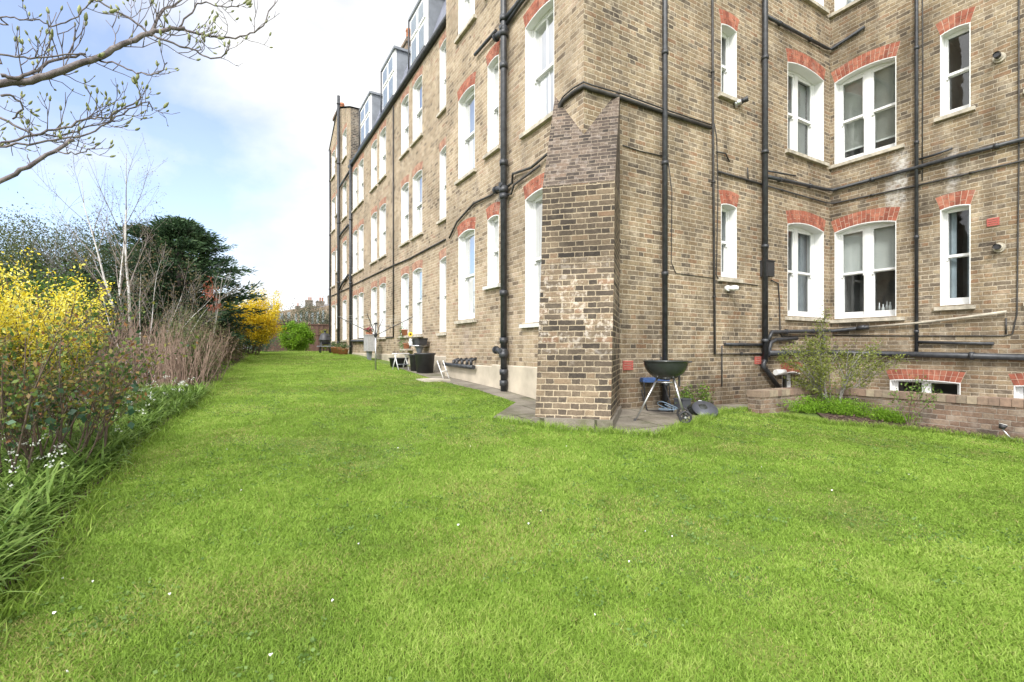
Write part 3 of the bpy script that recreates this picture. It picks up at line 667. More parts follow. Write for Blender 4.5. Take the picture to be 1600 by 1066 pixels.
# --- pipes and cables: (plane, [(px,py)..], radius, offset)
def PXF(px, py, o=0): return onX(px, py, X0 - o)
def PX2(px, py, o=0): return onX(px, py, X2 - o)
def PXA(px, py, o=0): return onY(px, py, Y0 - o)
def PXC(px, py, o=0): return onX(px, py, X1 - o)
def pipe(name, fn, pts, r, o, m='black', collars=0, parent=bld, label=None, clips=0):
    P = [fn(px, py, o) for px, py in pts]; mb = MB(); 
    mb.tube(P, r, 10)
    if collars:
        for i in range(len(P) - 1):
            Ls = (P[i + 1] - P[i]).length; n = max(1, int(Ls / collars)); d = (P[i + 1] - P[i]).normalized()
            for k in range(1, n + 1):
                q = P[i].lerp(P[i + 1], k / (n + .3)); mb.tube([q - d * .05, q + d * .05], r * 1.28, 10)
                mb.tube([q - d * .062, q - d * .05], r * 1.4, 10)
    if clips:
        Ls = 0
        for i in range(len(P) - 1):
            L_ = (P[i + 1] - P[i]).length; n = int(L_ / clips)
            for k in range(n):
                q = P[i].lerp(P[i + 1], (k + .5) / max(1, n)); d = (P[i + 1] - P[i]).normalized(); mb.tube([q - d * .012, q + d * .012], r * 1.6, 8)
    ob = mb.build(name, M[m], parent, True)
    if label: ob['label'] = label
    return ob
# big soil pipe on the front
xo = .11
top = onX(787, -200, X0 - xo); x_, y_ = top.x, onX(787, 300, X0 - xo).y
mb = MB(); mb.tube([(x_, y_, .3), (x_, y_, E(12))], .058, 12)
for zq in (-.62, -.42, -.05, .15, 1.0, 2.75, 3.35, 5.1, 5.75, 5.95, 7.0): mb.tube([(x_, y_, E(zq) - .05), (x_, y_, E(zq) + .05)], .075, 12)
for zq, py in ((-.0, 547), (2.72, 290), (5.2, 45)):
    z = CZ + onX(787, py, X0 - xo).z - CZ
    mb.tube([(x_, y_, z - .14), (x_, y_, z - .02)], .082, 12); mb.tube([(x_, y_, z - .08), (x_ - .01, y_ + .14, z - .02), (x_ - .0, y_ + .27, z)], .055, 10)
    mb.tube([(x_, y_ + .27, z), (x_, y_ + .31, z)], .075, 10)
    mb.tube([(x_, y_, z), (x_ - .09, y_ - .02, z)], .04, 8)
mb.build('drainpipe', M['black'], bld, True)
def vpipe(fn, px, y0, y1, r, o, **k):
    a = fn(px, 540, o); b = fn(px, y0, o); c = fn(px, y1, o)
    mb = MB(); mb.tube([(a.x, a.y, b.z), (a.x, a.y, c.z)], r, 10)
    z = c.z + .4
    while z < b.z: mb.tube([(a.x, a.y, z - .03), (a.x, a.y, z + .03)], r * 1.3, 10); z += k.get('gap', 1.75)
    return mb.build('drainpipe', M[k.get('m', 'black')], bld, True)
vpipe(PXA, 1039, -560, 640, .042, .07)
vpipe(PXA, 1195.5, -560, 566, .05, .08)
vpipe(PXC, 1432, -560, 552, .03, .05)
vpipe(PX2, 547.8, 250, 556, .06, .09, gap=2.8)
vpipe(PX2, 529, 150, 548, .07, .12, gap=2.9)
vpipe(PX2, 515.5, 235, 548, .045, .05, gap=2.9)
vpipe(PX2, 614.5, 166, 527, .022, .03, m='cable', gap=50)
pipe('drainpipe', PXA, [(1196, 560), (1192, 572), (1199, 580), (1217, 606)], .045, .08)
# thin pipes on wing wall
pipe('drainpipe', PXA, [(1112, -300), (1114, 195), (1117, 553), (1197, 553)], .020, .03, 'cable', clips=1.4)
pipe('cable', PXA, [(1116, 193), (1120, 215), (1122, 300), (1119.5, 430), (1124, 438), (1184, 446)], .008, .015, 'cable', clips=.6)
pipe('cable', PXA, [(1044, 250), (1050, 300), (1049, 410), (1056, 427), (1116, 435)], .006, .012, 'cable')
pipe('drainpipe', PXA, [(1133, 538), (1196, 539)], .028, .04)
pipe('cable', PXA, [(1128, 540), (1128, 604)], .012, .02, 'cable')
pipe('cable', PXA, [(1122, 268), (1160, 279), (1197, 290)], .020, .03, 'cable')
pipe('cable', PXA, [(1120, 237), (1134, 240), (1140, 253)], .013, .03, 'cable')
pipe('cable', PXA, [(1168, 262), (1169, 281)], .012, .03, 'cable')
pipe('cable', PXA, [(973, 227), (1000, 236), (1039, 245)], .008, .012, 'cable')
# pipe and cable over the buttress, wrapping the corner
for dz, r, o, nm in ((0, .030, .035, 'drainpipe'), (7, .012, .05, 'cable')):
    P = [PXF(871, 190 - dz, o), PXF(873, 170 - dz, o), PXF(880, 158 - dz, o), PXF(895, 145 - dz, o)]
    c = onX(912, 133 - dz, X0 - o); P += [Vector((X0 - o, Y0 + .12, c.z + .0)), Vector((X0 - o * .6, Y0 - o * .6, c.z)), Vector((X0 + .12, Y0 - o, c.z - .015))]
    P += [PXA(970, 153 - dz, o), PXA(1040, 177 - dz * .8, o), PXA(1111, 200 - dz * .7, o)]
    mb = MB(); mb.tube(P, r, 8); mb.build(nm, M['cable'], bld, True)
# waste pipes on the front
pipe('drainpipe', PXF, [(783, 292), (768, 305), (740, 318), (714, 347), (702, 372)], .022, .04, 'cable', clips=1)
pipe('drainpipe', PXF, [(791, 293), (800, 286), (801, 272), (830, 262), (856, 240)], .022, .05, 'cable', clips=1)
pipe('cable', PXF, [(790, 305), (799, 303), (803, 289), (843, 259)], .02, .05, 'cable')
pipe('drainpipe', PXF, [(775, 48), (742, 86)], .032, .06)
pipe('drainpipe', PXF, [(790, 30), (805, 12), (830, -22)], .05, .08)
pipe('cable', PXF, [(790, 40), (812, 8), (840, -28)], .03, .07)
pipe('cable', PX2, [(696, 374), (640, 404), (612, 416), (585, 429), (548, 447)], .022, .03, 'cable')
pipe('cable', PX2, [(547, 449), (532, 456), (517, 463)], .022, .03, 'cable')
pipe('cable', PX2, [(614, 527), (596, 528), (560, 529)], .02, .03, 'cable')
pipe('drainpipe', PX2, [(529, 455), (534, 444), (544, 430)], .05, .08)
pipe('drainpipe', PX2, [(529, 372), (534, 364), (544, 352)], .05, .08)
pipe('drainpipe', PX2, [(531, 292), (546, 268)], .05, .08)
pipe('drainpipe', PX2, [(549, 533), (575, 533)], .05, .08)
# long soil pipe low on the front with hoppers
pipe('drainpipe', PXF, [(694, 569), (740, 574)], .045, .12)
for px in (709, 714, 722, 730, 736):
    mb = MB(); p = PXF(px, 571, .12); mb.tube([p, p + Vector((0, 0, .12))], .035, 8); mb.tube([p + Vector((0, 0, .10)), p + Vector((.12, 0, .14))], .03, 8)
    mb.build('pipe_branch', M['plastic'], bld, True)
# right wing pipes
def corner_pipe(ptsA, ptsC, r, o, m='black', nm='drainpipe', clips=0):
    P = [PXA(px, py, o) for px, py in ptsA] + [PXC(px, py, o) for px, py in ptsC]; mb = MB(); mb.tube(P, r, 9)
    for p, q in zip(P[:-1], P[1:]):
        L_ = (q - p).length
        for k in range(int(L_ / .85)):
            c = p.lerp(q, (k + .5) / max(1, int(L_ / .85))); d = (q - p).normalized(); mb.tube([c - d * .03, c + d * .03], r * 1.35, 8)
    return mb.build(nm, M[m], bld, True)
corner_pipe([(1197, 25), (1240, 48), (1291, 75)], [(1299, 77), (1351, 42)], .032, .05)
corner_pipe([(1197, 276), (1240, 285), (1290, 296)], [(1302, 297), (1432, 262), (1500, 243), (1620, 212)], .035, .06)
corner_pipe([(1197, 290), (1292, 317)], [(1302, 318), (1432, 290), (1620, 246)], .016, .03, 'cable', 'cable')
corner_pipe([(1200, 532), (1206, 519), (1290, 517)], [(1302, 517), (1358, 511)], .036, .07)
corner_pipe([(1200, 558), (1204, 536), (1212, 531), (1245, 529)], [], .036, .07)
corner_pipe([(1200, 552), (1290, 551)], [(1304, 551), (1432, 554), (1620, 559)], .052, .09)
pipe('drainpipe', PXC, [(1358, 511), (1432, 505), (1500, 497), (1573, 487)], .022, .07, 'stone', label='pale plastic waste pipe sloping across the right wing')
pipe('drainpipe', PXC, [(1432, 534.5), (1492, 536), (1553, 537)], .026, .05)
pipe('drainpipe', PXC, [(1436, 249), (1460, 242), (1488, 232)], .020, .05)
pipe('cable', PXC, [(1352, 511), (1340, 513)], .045, .07)
pipe('cable', PXC, [(1440, -200), (1442, 100), (1441, 282)], .009, .012, 'cable')
pipe('cable', PXC, [(1592, -100), (1592, 260), (1589, 490), (1582, 522), (1570, 525), (1432, 525), (1302, 524)], .010, .015, 'cable')
pipe('cable', PXC, [(1572, 497), (1572, 522)], .012, .02, 'cable')
pipe('cable', PXA, [(1205, 438), (1216, 443), (1218, 470), (1219, 520), (1222, 526), (1288, 524)], .012, .02, 'cable')
pipe('drainpipe', PXA, [(1199, 267), (1243, 275)], .016, .05); pipe('drainpipe', PXA, [(1199, 274), (1243, 286)], .014, .08)
pipe('drainpipe', PXA, [(1286, 526), (1286, 548)], .03, .07)
mb = MB(); a = PXA(1190, 408, 0); b_ = PXA(1199, 434, 0); mb.box((a.x - .05, Y0 - .14, b_.z), (b_.x, Y0, a.z)); mb.box((a.x - .06, Y0 - .155, a.z - .02), (b_.x + .01, Y0, a.z)); mb.build('meter_box', M['plastic'], bld, True)
# flue terminals, vents, air bricks
def flue(p, n, r=.042, L_=.14, m1='stone', nm='flue'):
    mb = MB(); n = Vector(n); p = Vector(p); mb.tube([p - n * .01, p + n * .03], r * 1.9, 16, 0); mb.tube([p, p + n * L_ * .55], r * 1.25, 16, 0)
    mb.tube([p + n * L_ * .55, p + n * L_], r, 16, 1); mb.tube([p + n * L_ * .85, p + n * (L_ + .02)], [r * 1.15, r * 1.15], 16, 1, False)
    mb.build(nm, [M[m1], M['plastic']], bld, True)
flue(PXC(1562, 91), (-1, -.0, .1)); flue(PXC(1562, 387), (-1, 0, 0))
flue(PXA(1148, 163), (.55, -.8, .25), .04, .2, 'metal')
mb = MB(); p = PXA(1134, 451); mb.tube([p, p + Vector((0, -.06, 0))], .05, 14); mb.tube([p + Vector((0, -.05, 0)), p + Vector((.06, -.13, .0))], [.03, .05], 14); mb.lathe([(0, -.05), (.045, -.03), (.05, 0), (.04, .03), (0, .045)], 12, 0, tuple(p + Vector((.07, -.15, 0)))); mb.build('security_lamp', M['white'], bld, True)
def airbrick(fn, px, py, w, h, wall_):
    p = fn(px, py); mb = MB(); pl = (lambda s, z, o: (s, Y0 - o, z)) if wall_ == 'A' else fx(X1); s = p.x if wall_ == 'A' else p.y
    mb.pbox(pl, s - w / 2, s + w / 2, p.z - h / 2, p.z + h / 2, -.02, .006, 1)
    for k in range(4): z = p.z - h / 2 + h * (k + .12) / 4; mb.pbox(pl, s - w * .44, s + w * .44, z, z + h * .17, 0, .02, 0)
    for sg in (-1, 1): mb.pbox(pl, s + sg * w * .47 - .01, s + sg * w * .47 + .01, p.z - h / 2 + .005, p.z + h / 2 - .005, 0, .018, 0)
    mb.build('air_brick', [M['redplastic'], M['mortar']], bld, True)
airbrick(PXA, 980.5, 571, .19, .15, 'A'); airbrick(PXA, 1183.5, 563, .17, .15, 'A'); airbrick(PXC, 1552, 347, .14, .14, 'C')
p = PXA(1207, 582); mb = MB(); mb.tube([p + Vector((.02, -.05, 0)), p + Vector((.30, -.05, 0))], .055, 12); mb.build('pipe_stub', M['white'], bld, True)

# ------------------------------------------------------------------ low garden wall round the light well
gw = thing('garden_wall', 'low brick garden wall with coping round the basement light well', 'wall', (7.4, 4.7, .1))
mb = MB(); zt = E(-.685)
mb.box((7.34, 4.66, -.3), (9.1, 4.88, zt - .005)); mb.box((9.1, -3.5, -.3), (9.32, 4.88, zt - .008)); mb.build('wall', M['gardenbrick'], gw, True)
mb = MB()
def soldier(mb, a, b, axis):
    s = a
    while s < b - .05:
        w = R.uniform(.105, .112); h = R.uniform(0, .006); dx = R.uniform(-.004, .004)
        if axis == 'x': mb.box((s, 4.645 + dx, zt - .10), (s + w, 4.89 + dx, zt + h))
        else: mb.box((9.085 + dx, s, zt - .10), (9.33 + dx, s + w, zt + h))
        s += w + .006
soldier(mb, 7.33, 9.05, 'x'); soldier(mb, -3.5, 4.62, 'y')
def cop_mat():
    m, t, b = mat('coping_brick'); x = NT(t); co = x.obj()
    c = x.ramp(x.rnd(), [(0, (.19, .14, .11)), (.4, (.29, .195, .145)), (.7, (.25, .20, .15)), (1, (.37, .30, .22))])
    c = x.mix(.7, c, x.ramp(x.noise(co, 12, 6, .7), [(.3, (.5, .5, .5)), (.7, (1.15, 1.15, 1.1))]), 'MULTIPLY'); t.links.new(c, b.inputs['Base Color']); b.inputs['Roughness'].default_value = .95
    x.bump(x.noise(co, 60, 4), .5, .008, b); return m
M['coping'] = cop_mat(); mb.build('coping', M['coping'], gw, True)
# ------------------------------------------------------------------ objects
V3 = Vector
def gp(px, py, dz=0): p = G(px, py); return (p.x, p.y, p.z + dz)
M['traygrey'] = plain('tray_grey', (.07, .075, .09), .4)
# kettle barbecue (local x = to the right as seen from the lawn, y = towards the wall)
kx, ky = 5.03, 4.53
bbq = thing('kettle_barbecue', 'black kettle barbecue without its lid standing on three metal legs by the buttress', 'barbecue', (kx, ky, g(kx, ky) + .01), -YAW)
mb = MB(); pr = []
for i in range(13):
    a = math.radians(-90 + i * 7.2); pr.append((.288 * math.cos(a) if i else .012, .80 + .255 * math.sin(a) * 1.0 + .01))
pr += [(.292, .80), (.300, .806), (.300, .816), (.283, .816)]
pr += [(.276 * math.cos(math.radians(q)), .80 + .24 * math.sin(math.radians(q))) for q in (0, -20, -40, -60, -80)]
mb.lathe(pr, 40); mb.build('bowl', M['enamel'], bbq)
mb = MB()
for i in range(-6, 7):
    x = i * .04; h = math.sqrt(max(0, .27 ** 2 - x * x)); mb.tube([(x, -h, .79), (x, h, .79)], .004, 5)
mb.tube([(.27 * math.cos(a), .27 * math.sin(a), .79) for a in np.linspace(0, 2 * math.pi, 28)], .005, 5); mb.build('grill', M['metal'], bbq)
W1, W2, W0 = V3((.19, -.20, .085)), V3((.30, .20, .085)), V3((-.42, -.02, .0))
for nm, top_, bot_, mm in (('leg', V3((-.10, 0, .60)), W0, 'metal'), ('leg', V3((.07, -.10, .60)), W1 + V3((0, .04, 0)), 'metal'), ('leg', V3((.12, .09, .60)), W2 - V3((0, .04, 0)), 'metal')):
    mb = MB(); mb.tube([top_, bot_], .0135, 10); mb.build(nm, M[mm], bbq)
mb = MB(); mb.tube([W0 + V3((-.015, 0, 0)), W0 + V3((.01, 0, .035))], .018, 8); mb.build('foot_cap', M['plastic'], bbq)
ax_ = (W2 - W1).normalized(); mb = MB(); mb.tube([W1 - ax_ * .03, W2 + ax_ * .03], .006, 8); mb.build('axle', M['metal'], bbq)
def wheel(c, d, parent):
    mb = MB(); d = V3(d); s = V3((0, 0, 1)); t = d.cross(s).normalized()
    ring = [c + (s * math.cos(a) + t * math.sin(a)) * .070 for a in np.linspace(0, 2 * math.pi, 25)]; mb.tube(ring, .014, 8)
    mb.tube([c - d * .022, c + d * .022], .018, 10)
    for k in range(6):
        a = k * math.pi / 3; mb.tube([c, c + (s * math.cos(a) + t * math.sin(a)) * .062], .007, 5)
    w = mb.build('wheel', M['plastic'], parent); mb = MB(); mb.tube([c - d * .028, c - d * .022], .014, 10); mb.build('hub_cap', M['metal'], w)
wheel(W1, ax_, bbq); wheel(W2, ax_, bbq)
mb = MB()      # triangle rack and ash dish below the bowl
mb.lathe([(.0, .515), (.11, .52), (.115, .535), (.0, .53)], 20); mb.build('ash_catcher', M['metal'], bbq)
mb = MB(); mb.tube([(.285, .0, .79), (.34, -.02, .80), (.34, .10, .80), (.28, .12, .79)], .010, 8); mb.build('handle', M['plastic'], bbq)
mb = MB(); mb.box((.165, -.03, .47), (.185, .0, .62)); mb.build('vent_lever', M['plastic'], bbq)
# lid lying behind
p = gp(1094, 648); LS = .78; lid = thing('barbecue_lid', 'black domed barbecue lid lying on the paving behind the kettle', 'lid', (p[0], p[1], p[2] + .02), -YAW)
mb = MB(); mb.lathe([(.001, .18), (.09, .168), (.17, .13), (.235, .07), (.262, .0), (.255, .0), (.22, .06), (.12, .14), (.001, .16)], 28); o = mb.build('dome', M['enamel'], lid); o.rotation_euler = (.25, .0, 0); o.location = (0, 0, .03)
mb = MB(); mb.lathe([(.001, .0), (.235, .0), (.235, .005), (.001, .005)], 28); o = mb.build('inner_tray', M['traygrey'], lid); o.rotation_euler = (.62, 0, 0); o.location = (.02, -.19, .105)
mb = MB(); mb.tube([(-.05, 0, .2), (-.03, 0, .245), (.03, 0, .245), (.05, 0, .2)], .009, 8); mb.build('handle', M['metal'], lid); lid.scale = (LS, LS, LS)
# folding chair by the wall
p = gp(1021, 641); ch = thing('folding_chair', 'folding camp chair with a blue padded seat behind the kettle barbecue', 'chair', (p[0], p[1], p[2]), -YAW)
mb = MB(); mb.box((-.21, -.18, .44), (.19, .2, .48)); mb.box((-.20, -.17, .48), (.18, .19, .50)); mb.build('seat', M['blue'], ch)
mb = MB(); mb.box((-.19, .19, .62), (.17, .205, .74)); mb.build('backrest', M['plastic'], ch)
for s in (-.2, .18):
    mb = MB(); mb.tube([(s, .2, .82), (s, .17, .50), (s + .06, -.18, .0)], .011, 8); mb.build('leg', M['plastic'], ch)
    mb = MB(); mb.tube([(s, -.18, .45), (s + .07, .0, .22), (s + .03, .2, .0)], .011, 8); mb.build('leg', M['plastic'], ch)
mb = MB(); mb.tube([(-.14, -.18, .01), (.24, -.18, .01)], .011, 8); mb.build('stretcher', M['plastic'], ch)
# hose
p = gp(1042, 646); mb = MB(); P = []
for i in range(90):
    a = i / 90 * 2 * math.pi * 2.2; rr = .15 + .03 * math.sin(i * .21); P.append((p[0] + rr * math.cos(a), p[1] + rr * .8 * math.sin(a), p[2] + .03 + .012 * (i / 20) + .14 * max(0, math.sin(a * .5)) ** 2))
mb.tube(P, .007, 7); tag(mb.build('garden_hose', M['paleblue']), 'pale blue garden hose coiled on the paving beside the folding chair', 'hose')
p = gp(1067, 640); mb = MB(); mb.box((p[0] - .10, p[1] - .09, p[2] + .0), (p[0] + .08, p[1] + .09, p[2] + .16)); mb.box((p[0] - .11, p[1] - .10, p[2] + .16), (p[0] + .09, p[1] + .10, p[2] + .18))
tag(mb.build('storage_box', M['traygrey']), 'small dark grey lidded box on the paving under the barbecue beside the wall', 'box')
# rotary airer
p = gp(587, 578); ra = thing('rotary_airer', 'rotary clothes airer with arms spread like an open umbrella on the lawn', 'clothes airer', p)
mb = MB(); mb.tube([(0, 0, -.05), (0, 0, .93)], .021, 10); mb.build('pole', M['metal'], ra)
mb = MB(); mb.tube([(0, 0, .9), (0, 0, 1.22)], .014, 8); mb.lathe([(.0, 1.20), (.05, 1.20), (.05, 1.23), (.0, 1.24)], 10); mb.build('mast', M['plastic'], ra)
mb = MB(); mb.lathe([(.021, .86), (.045, .87), (.045, .94), (.02, .96)], 12); mb.build('hub', M['plastic'], ra)
tips = []
for k in range(4):
    a = -YAW + math.radians(4 + 90 * k); e_ = V3((math.cos(a) * .98, math.sin(a) * .98, 1.40)); tips.append(e_)
    mb = MB(); mb.tube([(0, 0, .9), e_], .010, 6); mb.build('arm', M['plastic'], ra)
    mb = MB(); mb.tube([(0, 0, 1.2), V3((0, 0, .9)).lerp(e_, .42)], .005, 5); mb.build('strut', M['plastic'], ra)
for q in (.55, .8, .98):
    mb = MB(); T = [V3((0, 0, .9)).lerp(t, q) for t in tips]; mb.tube(T + [T[0]], .0022, 4, cap=False); mb.build('line', M['whiteold'], ra)
# tubs, table, planter
def tub(px, py, r, h, name, label, cat, m='plastic', taper=.82, group=None, z=None, lip=.018):
    p = z if z is not None else gp(px, py); mb = MB(); mb.lathe([(.001, .0), (r * taper, .0), (r * .97, h * .9), (r + lip, h * .93), (r + lip, h), (r * .93, h), (r * .9, h * .86), (.001, h * .85)], 24, 0, p)
    return tag(mb.build(name, M[m]), label, cat, group)
tub(664, 583, .25, .50, 'garden_tub', 'large round black rubber tub standing by the wall at the path edge', 'tub')
tub(650, 580, .17, .44, 'garden_tub', 'narrower black rubber tub tucked behind the large round tub', 'tub')
tub(623, 574, .27, .27, 'garden_tub', 'low wide black tub beneath the white folding stool', 'tub')
p = gp(655, 577); tb = thing('cafe_table', 'small grey pedestal table against the wall carrying a black planter', 'table', p)
mb = MB(); mb.lathe([(.001, .62), (.26, .62), (.27, .635), (.26, .65), (.001, .65)], 24); mb.build('tabletop', M['metal'], tb)
mb = MB(); mb.lathe([(.035, .05), (.03, .3), (.06, .45), (.12, .62)], 14); mb.build('pedestal', M['lead'], tb)
for k in range(3):
    a = k * 2.094 + .4; mb = MB(); mb.tube([(0, 0, .2), (.14 * math.cos(a), .14 * math.sin(a), .12), (.22 * math.cos(a), .22 * math.sin(a), .0)], .014, 8); mb.build('leg', M['white'], tb)
mb = MB(); tt = (p[0], p[1], p[2] + .651)
for (w0, w1, z0, z1) in ((.10, .12, 0, .16), (.13, .135, .16, .19)):
    mb.hexa([(tt[0] - w0, tt[1] - .30, tt[2] + z0), (tt[0] + w0, tt[1] - .30, tt[2] + z0), (tt[0] + w0, tt[1] + .22, tt[2] + z0), (tt[0] - w0, tt[1] + .22, tt[2] + z0), (tt[0] - w1, tt[1] - .33, tt[2] + z1), (tt[0] + w1, tt[1] - .33, tt[2] + z1), (tt[0] + w1, tt[1] + .25, tt[2] + z1), (tt[0] - w1, tt[1] + .25, tt[2] + z1)])
tag(mb.build('planter_trough', M['plastic']), 'long black planter trough standing on the grey pedestal table', 'planter')
vp = (tt[0] - .20, tt[1] + .12, tt[2]); vs_ = thing('vase', 'white vase at the edge of the pedestal table', 'vase', vp)
mb = MB(); mb.lathe([(.001, 0), (.045, 0), (.06, .07), (.035, .14), (.05, .18), (.03, .17)], 14); mb.build('body', M['white'], vs_)
sf = thing('sunflower', 'yellow sunflower with a dark centre in the white vase', 'flower', (vp[0], vp[1], vp[2] + .15))
mb = MB(); mb.tube([(0, 0, 0), (-.01, -.01, .12)], .006, 6); mb.build('stem', plain('stem_green', (.10, .22, .04), .7), sf)
mb = MB(); fc = V3((-.02, -.04, .15)); fd = V3((-.5, -.85, .15)).normalized(); s1 = V3((0, 0, 1)); t1 = fd.cross(s1).normalized()
M['yellow'] = plain('sunflower_petal', (.85, .60, .02), .6, var=.1)
for k in range(16):
    a = k * math.pi / 8; e1 = s1 * math.cos(a) + t1 * math.sin(a); e2 = s1 * -math.sin(a) + t1 * math.cos(a)
    mb.face([fc + e1 * .02 + e2 * .009, fc + e1 * .05 + e2 * .013, fc + e1 * .07, fc + e1 * .05 - e2 * .013, fc + e1 * .02 - e2 * .009])
mb.build('petals', M['yellow'], sf)
mb = MB(); mb.tube([fc - fd * .01, fc + fd * .02], .024, 14); mb.build('flower_centre', plain('seed_brown', (.05, .025, .012), .9), sf)
tub(0, 0, .09, .16, 'flower_pot', 'terracotta pot standing behind the vase on a brick ledge', 'flower pot', 'terra', z=(X2 - .13, 14.0, E(.0)))
mb = MB(); mb.box((X2 - .26, 13.75, E(-.05)), (X2 + .0, 14.25, E(-.003))); tag(mb.build('wall_shelf', M['stone']), 'short stone ledge on the wall holding the terracotta pot', 'shelf')
# white folding stool
p = gp(626, 578); st = thing('folding_stool', 'white folding step stool leaning out over the low black tub', 'stool', (p[0], p[1], p[2]), .3)
for s in (-.16, .16):
    for q in (-1, 1):
        mb = MB(); mb.tube([(s, .14 * q, .0), (s, -.04 * q, .42)], .014, 7); mb.build('leg', M['white'], st)
mb = MB(); mb.box((-.19, -.12, .42), (.19, .12, .445)); mb.build('seat', M['white'], st)
mb = MB(); mb.box((-.16, -.17, .14), (.16, -.05, .16)); mb.build('step', M['lead'], st)
p = gp(692, 592); st = thing('trestle', 'folded white trestle legs leaning by the wall at the end of the low pipe', 'trestle', (p[0], p[1], p[2]), .5)
for s in (-.10, .10):
    mb = MB(); mb.tube([(s, -.10, 0), (s, .08, .40)], .011, 7); mb.build('leg', M['white'], st)
mb = MB(); mb.tube([(-.10, -.05, .17), (.10, -.05, .17)], .012, 7); mb.build('crossbar', M['white'], st)
# electricity box on its post
p = onX(577, 563, X2 - .45); p.z = g(p.x, p.y); eb = thing('utility_box', 'weathered grey wooden box on a post beside the rotary airer', 'utility box', p)
mb = MB(); mb.box((-.12, -.30, .30), (.12, .30, .85)); mb.box((-.135, -.32, .85), (.135, .32, .88)); mb.build('box', plain('grey_wood', (.36, .35, .35), .9, var=.2, sc=20), eb)
mb = MB(); mb.hexa([(-.05, -.09, 0), (.05, -.09, 0), (.05, .09, 0), (-.05, .09, 0), (-.07, -.16, .30), (.07, -.16, .30), (.07, .16, .30), (-.07, .16, .30)]); mb.build('post', M['lead'], eb)
fp = V3((p.x, p.y, p.z + .88)); fl = thing('potted_flowers', 'pink and red flowers in a small trough on the grey utility box', 'flowers', fp)
mb = MB(); mb.hexa([(-.06, -.18, 0), (.06, -.18, 0), (.06, .18, 0), (-.06, .18, 0), (-.08, -.2, .10), (.08, -.2, .10), (.08, .2, .10), (-.08, .2, .10)]); mb.build('trough', M['terra'], fl)
leaf_mesh('leaves', NR.normal(size=(160, 3)) * (.05, .13, .03) + (0, 0, .13), .05, leaf_mat('potted_leaf', [(.03, .08, .02), (.06, .13, .03)]), fl)
leaf_mesh('blooms', NR.normal(size=(90, 3)) * (.06, .14, .03) + (0, 0, .18), .045, leaf_mat('red_bloom', [(.25, .03, .05), (.38, .08, .12)]), fl, aspect=.9)
# pots near the far end
for px, py, r, h, lb in ((524, 551, .20, .26, 'terracotta pot nearest the far corner of the block'), (533, 553, .30, .30, 'broad terracotta pot between the two far black drainpipes'), (540, 554, .22, .24, 'small terracotta pot against the thick far drainpipe')):
    p = gp(px, py); p = (p[0] - .1, p[1], p[2]); tub(0, 0, r, h, 'flower_pot', lb, 'flower pot', 'terra', z=p)
    leaf_mesh('pot_plant', NR.normal(size=(260, 3)) * (r * .5, r * .5, .08) + (p[0], p[1], p[2] + h + .08), .07, leaf_mat('pot_plant_leaf', [(.05, .10, .03), (.12, .16, .07)]))
    tag(bpy.data.objects[-1] if False else [o for o in bpy.data.objects if o.name.startswith('pot_plant') and 'label' not in o][0], 'low leafy plant growing in the ' + lb, 'plant')
# pot on the sill
p = onX(632, 523, X2 - .03); pt_ = (p.x, p.y, E(.42) - .02); tub(0, 0, .10, .19, 'flower_pot', 'terracotta pot on the ground floor windowsill above the white stool', 'flower pot', 'terra', z=pt_)
P = [];
for k in range(160):
    t_ = R.random(); P.append((pt_[0] - .05 + R.gauss(0, .05), pt_[1] + .08 + R.gauss(0, .10), pt_[2] + .32 - .75 * t_ + R.gauss(0, .05)))
tag(leaf_mesh('trailing_plant', P, .06, leaf_mat('trailing_leaf', [(.06, .15, .03), (.14, .26, .07)])), 'trailing green plant hanging from the pot on the windowsill', 'plant')
# dark patio stove at the far corner
p = gp(508, 552); sv = thing('patio_stove', 'black iron patio stove with a domed body near the far corner of the block', 'stove', p)
mb = MB(); mb.lathe([(.001, .40), (.16, .40), (.25, .52), (.25, .58), (.27, .59), (.27, .63), (.25, .64), (.24, .78), (.16, .90), (.05, .93), (.05, 1.02), (.08, 1.03), (.08, 1.05), (.001, 1.06)], 18); mb.build('body', M['plastic'], sv)
for x in (-.22, .22):
    for y in (-.18, .18): mb = MB(); mb.tube([(x, y, 0), (x * .8, y * .8, .5)], .025, 6); mb.build('leg', M['plastic'], sv)
mb = MB(); mb.box((-.33, -.25, .30), (.33, .25, .34)); mb.build('shelf', M['lead'], sv)
# solar spike light in the bed
p = gp(1588, 692); so = thing('garden_spike_light', 'small garden spike light tilting in the mulch at the foot of the low wall', 'garden light', p)
e_ = at(1571, 669, 6.0) - V3(p); e_ = V3((-.06, .12, .17)); mb = MB(); mb.tube([(0, 0, -.02), e_], .008, 7); mb.build('spike', M['metal'], so)
mb = MB(); mb.tube([e_ - V3((.01, 0, .0)), e_ + V3((.01, -.01, .05))], [.03, .045], 12); mb.build('lamp_head', M['plastic'], so)
mb = MB(); q = e_ + V3((.01, -.01, .052)); mb.tube([q, q + V3((.002, -.002, .01))], .04, 12); mb.build('lens', M['whiteold'], so)
# manhole slab
p = G(671, 595); mb = MB(); mb.box((p.x - .2, p.y - .3, p.z - .02), (p.x + .35, p.y + .3, p.z + .03)); mb.box((p.x - .12, p.y - .22, p.z + .03), (p.x + .27, p.y + .22, p.z + .04)); tag(mb.build('manhole_slab', M['stone']), 'pale stone manhole slab set in the lawn edge by the wall', 'slab')
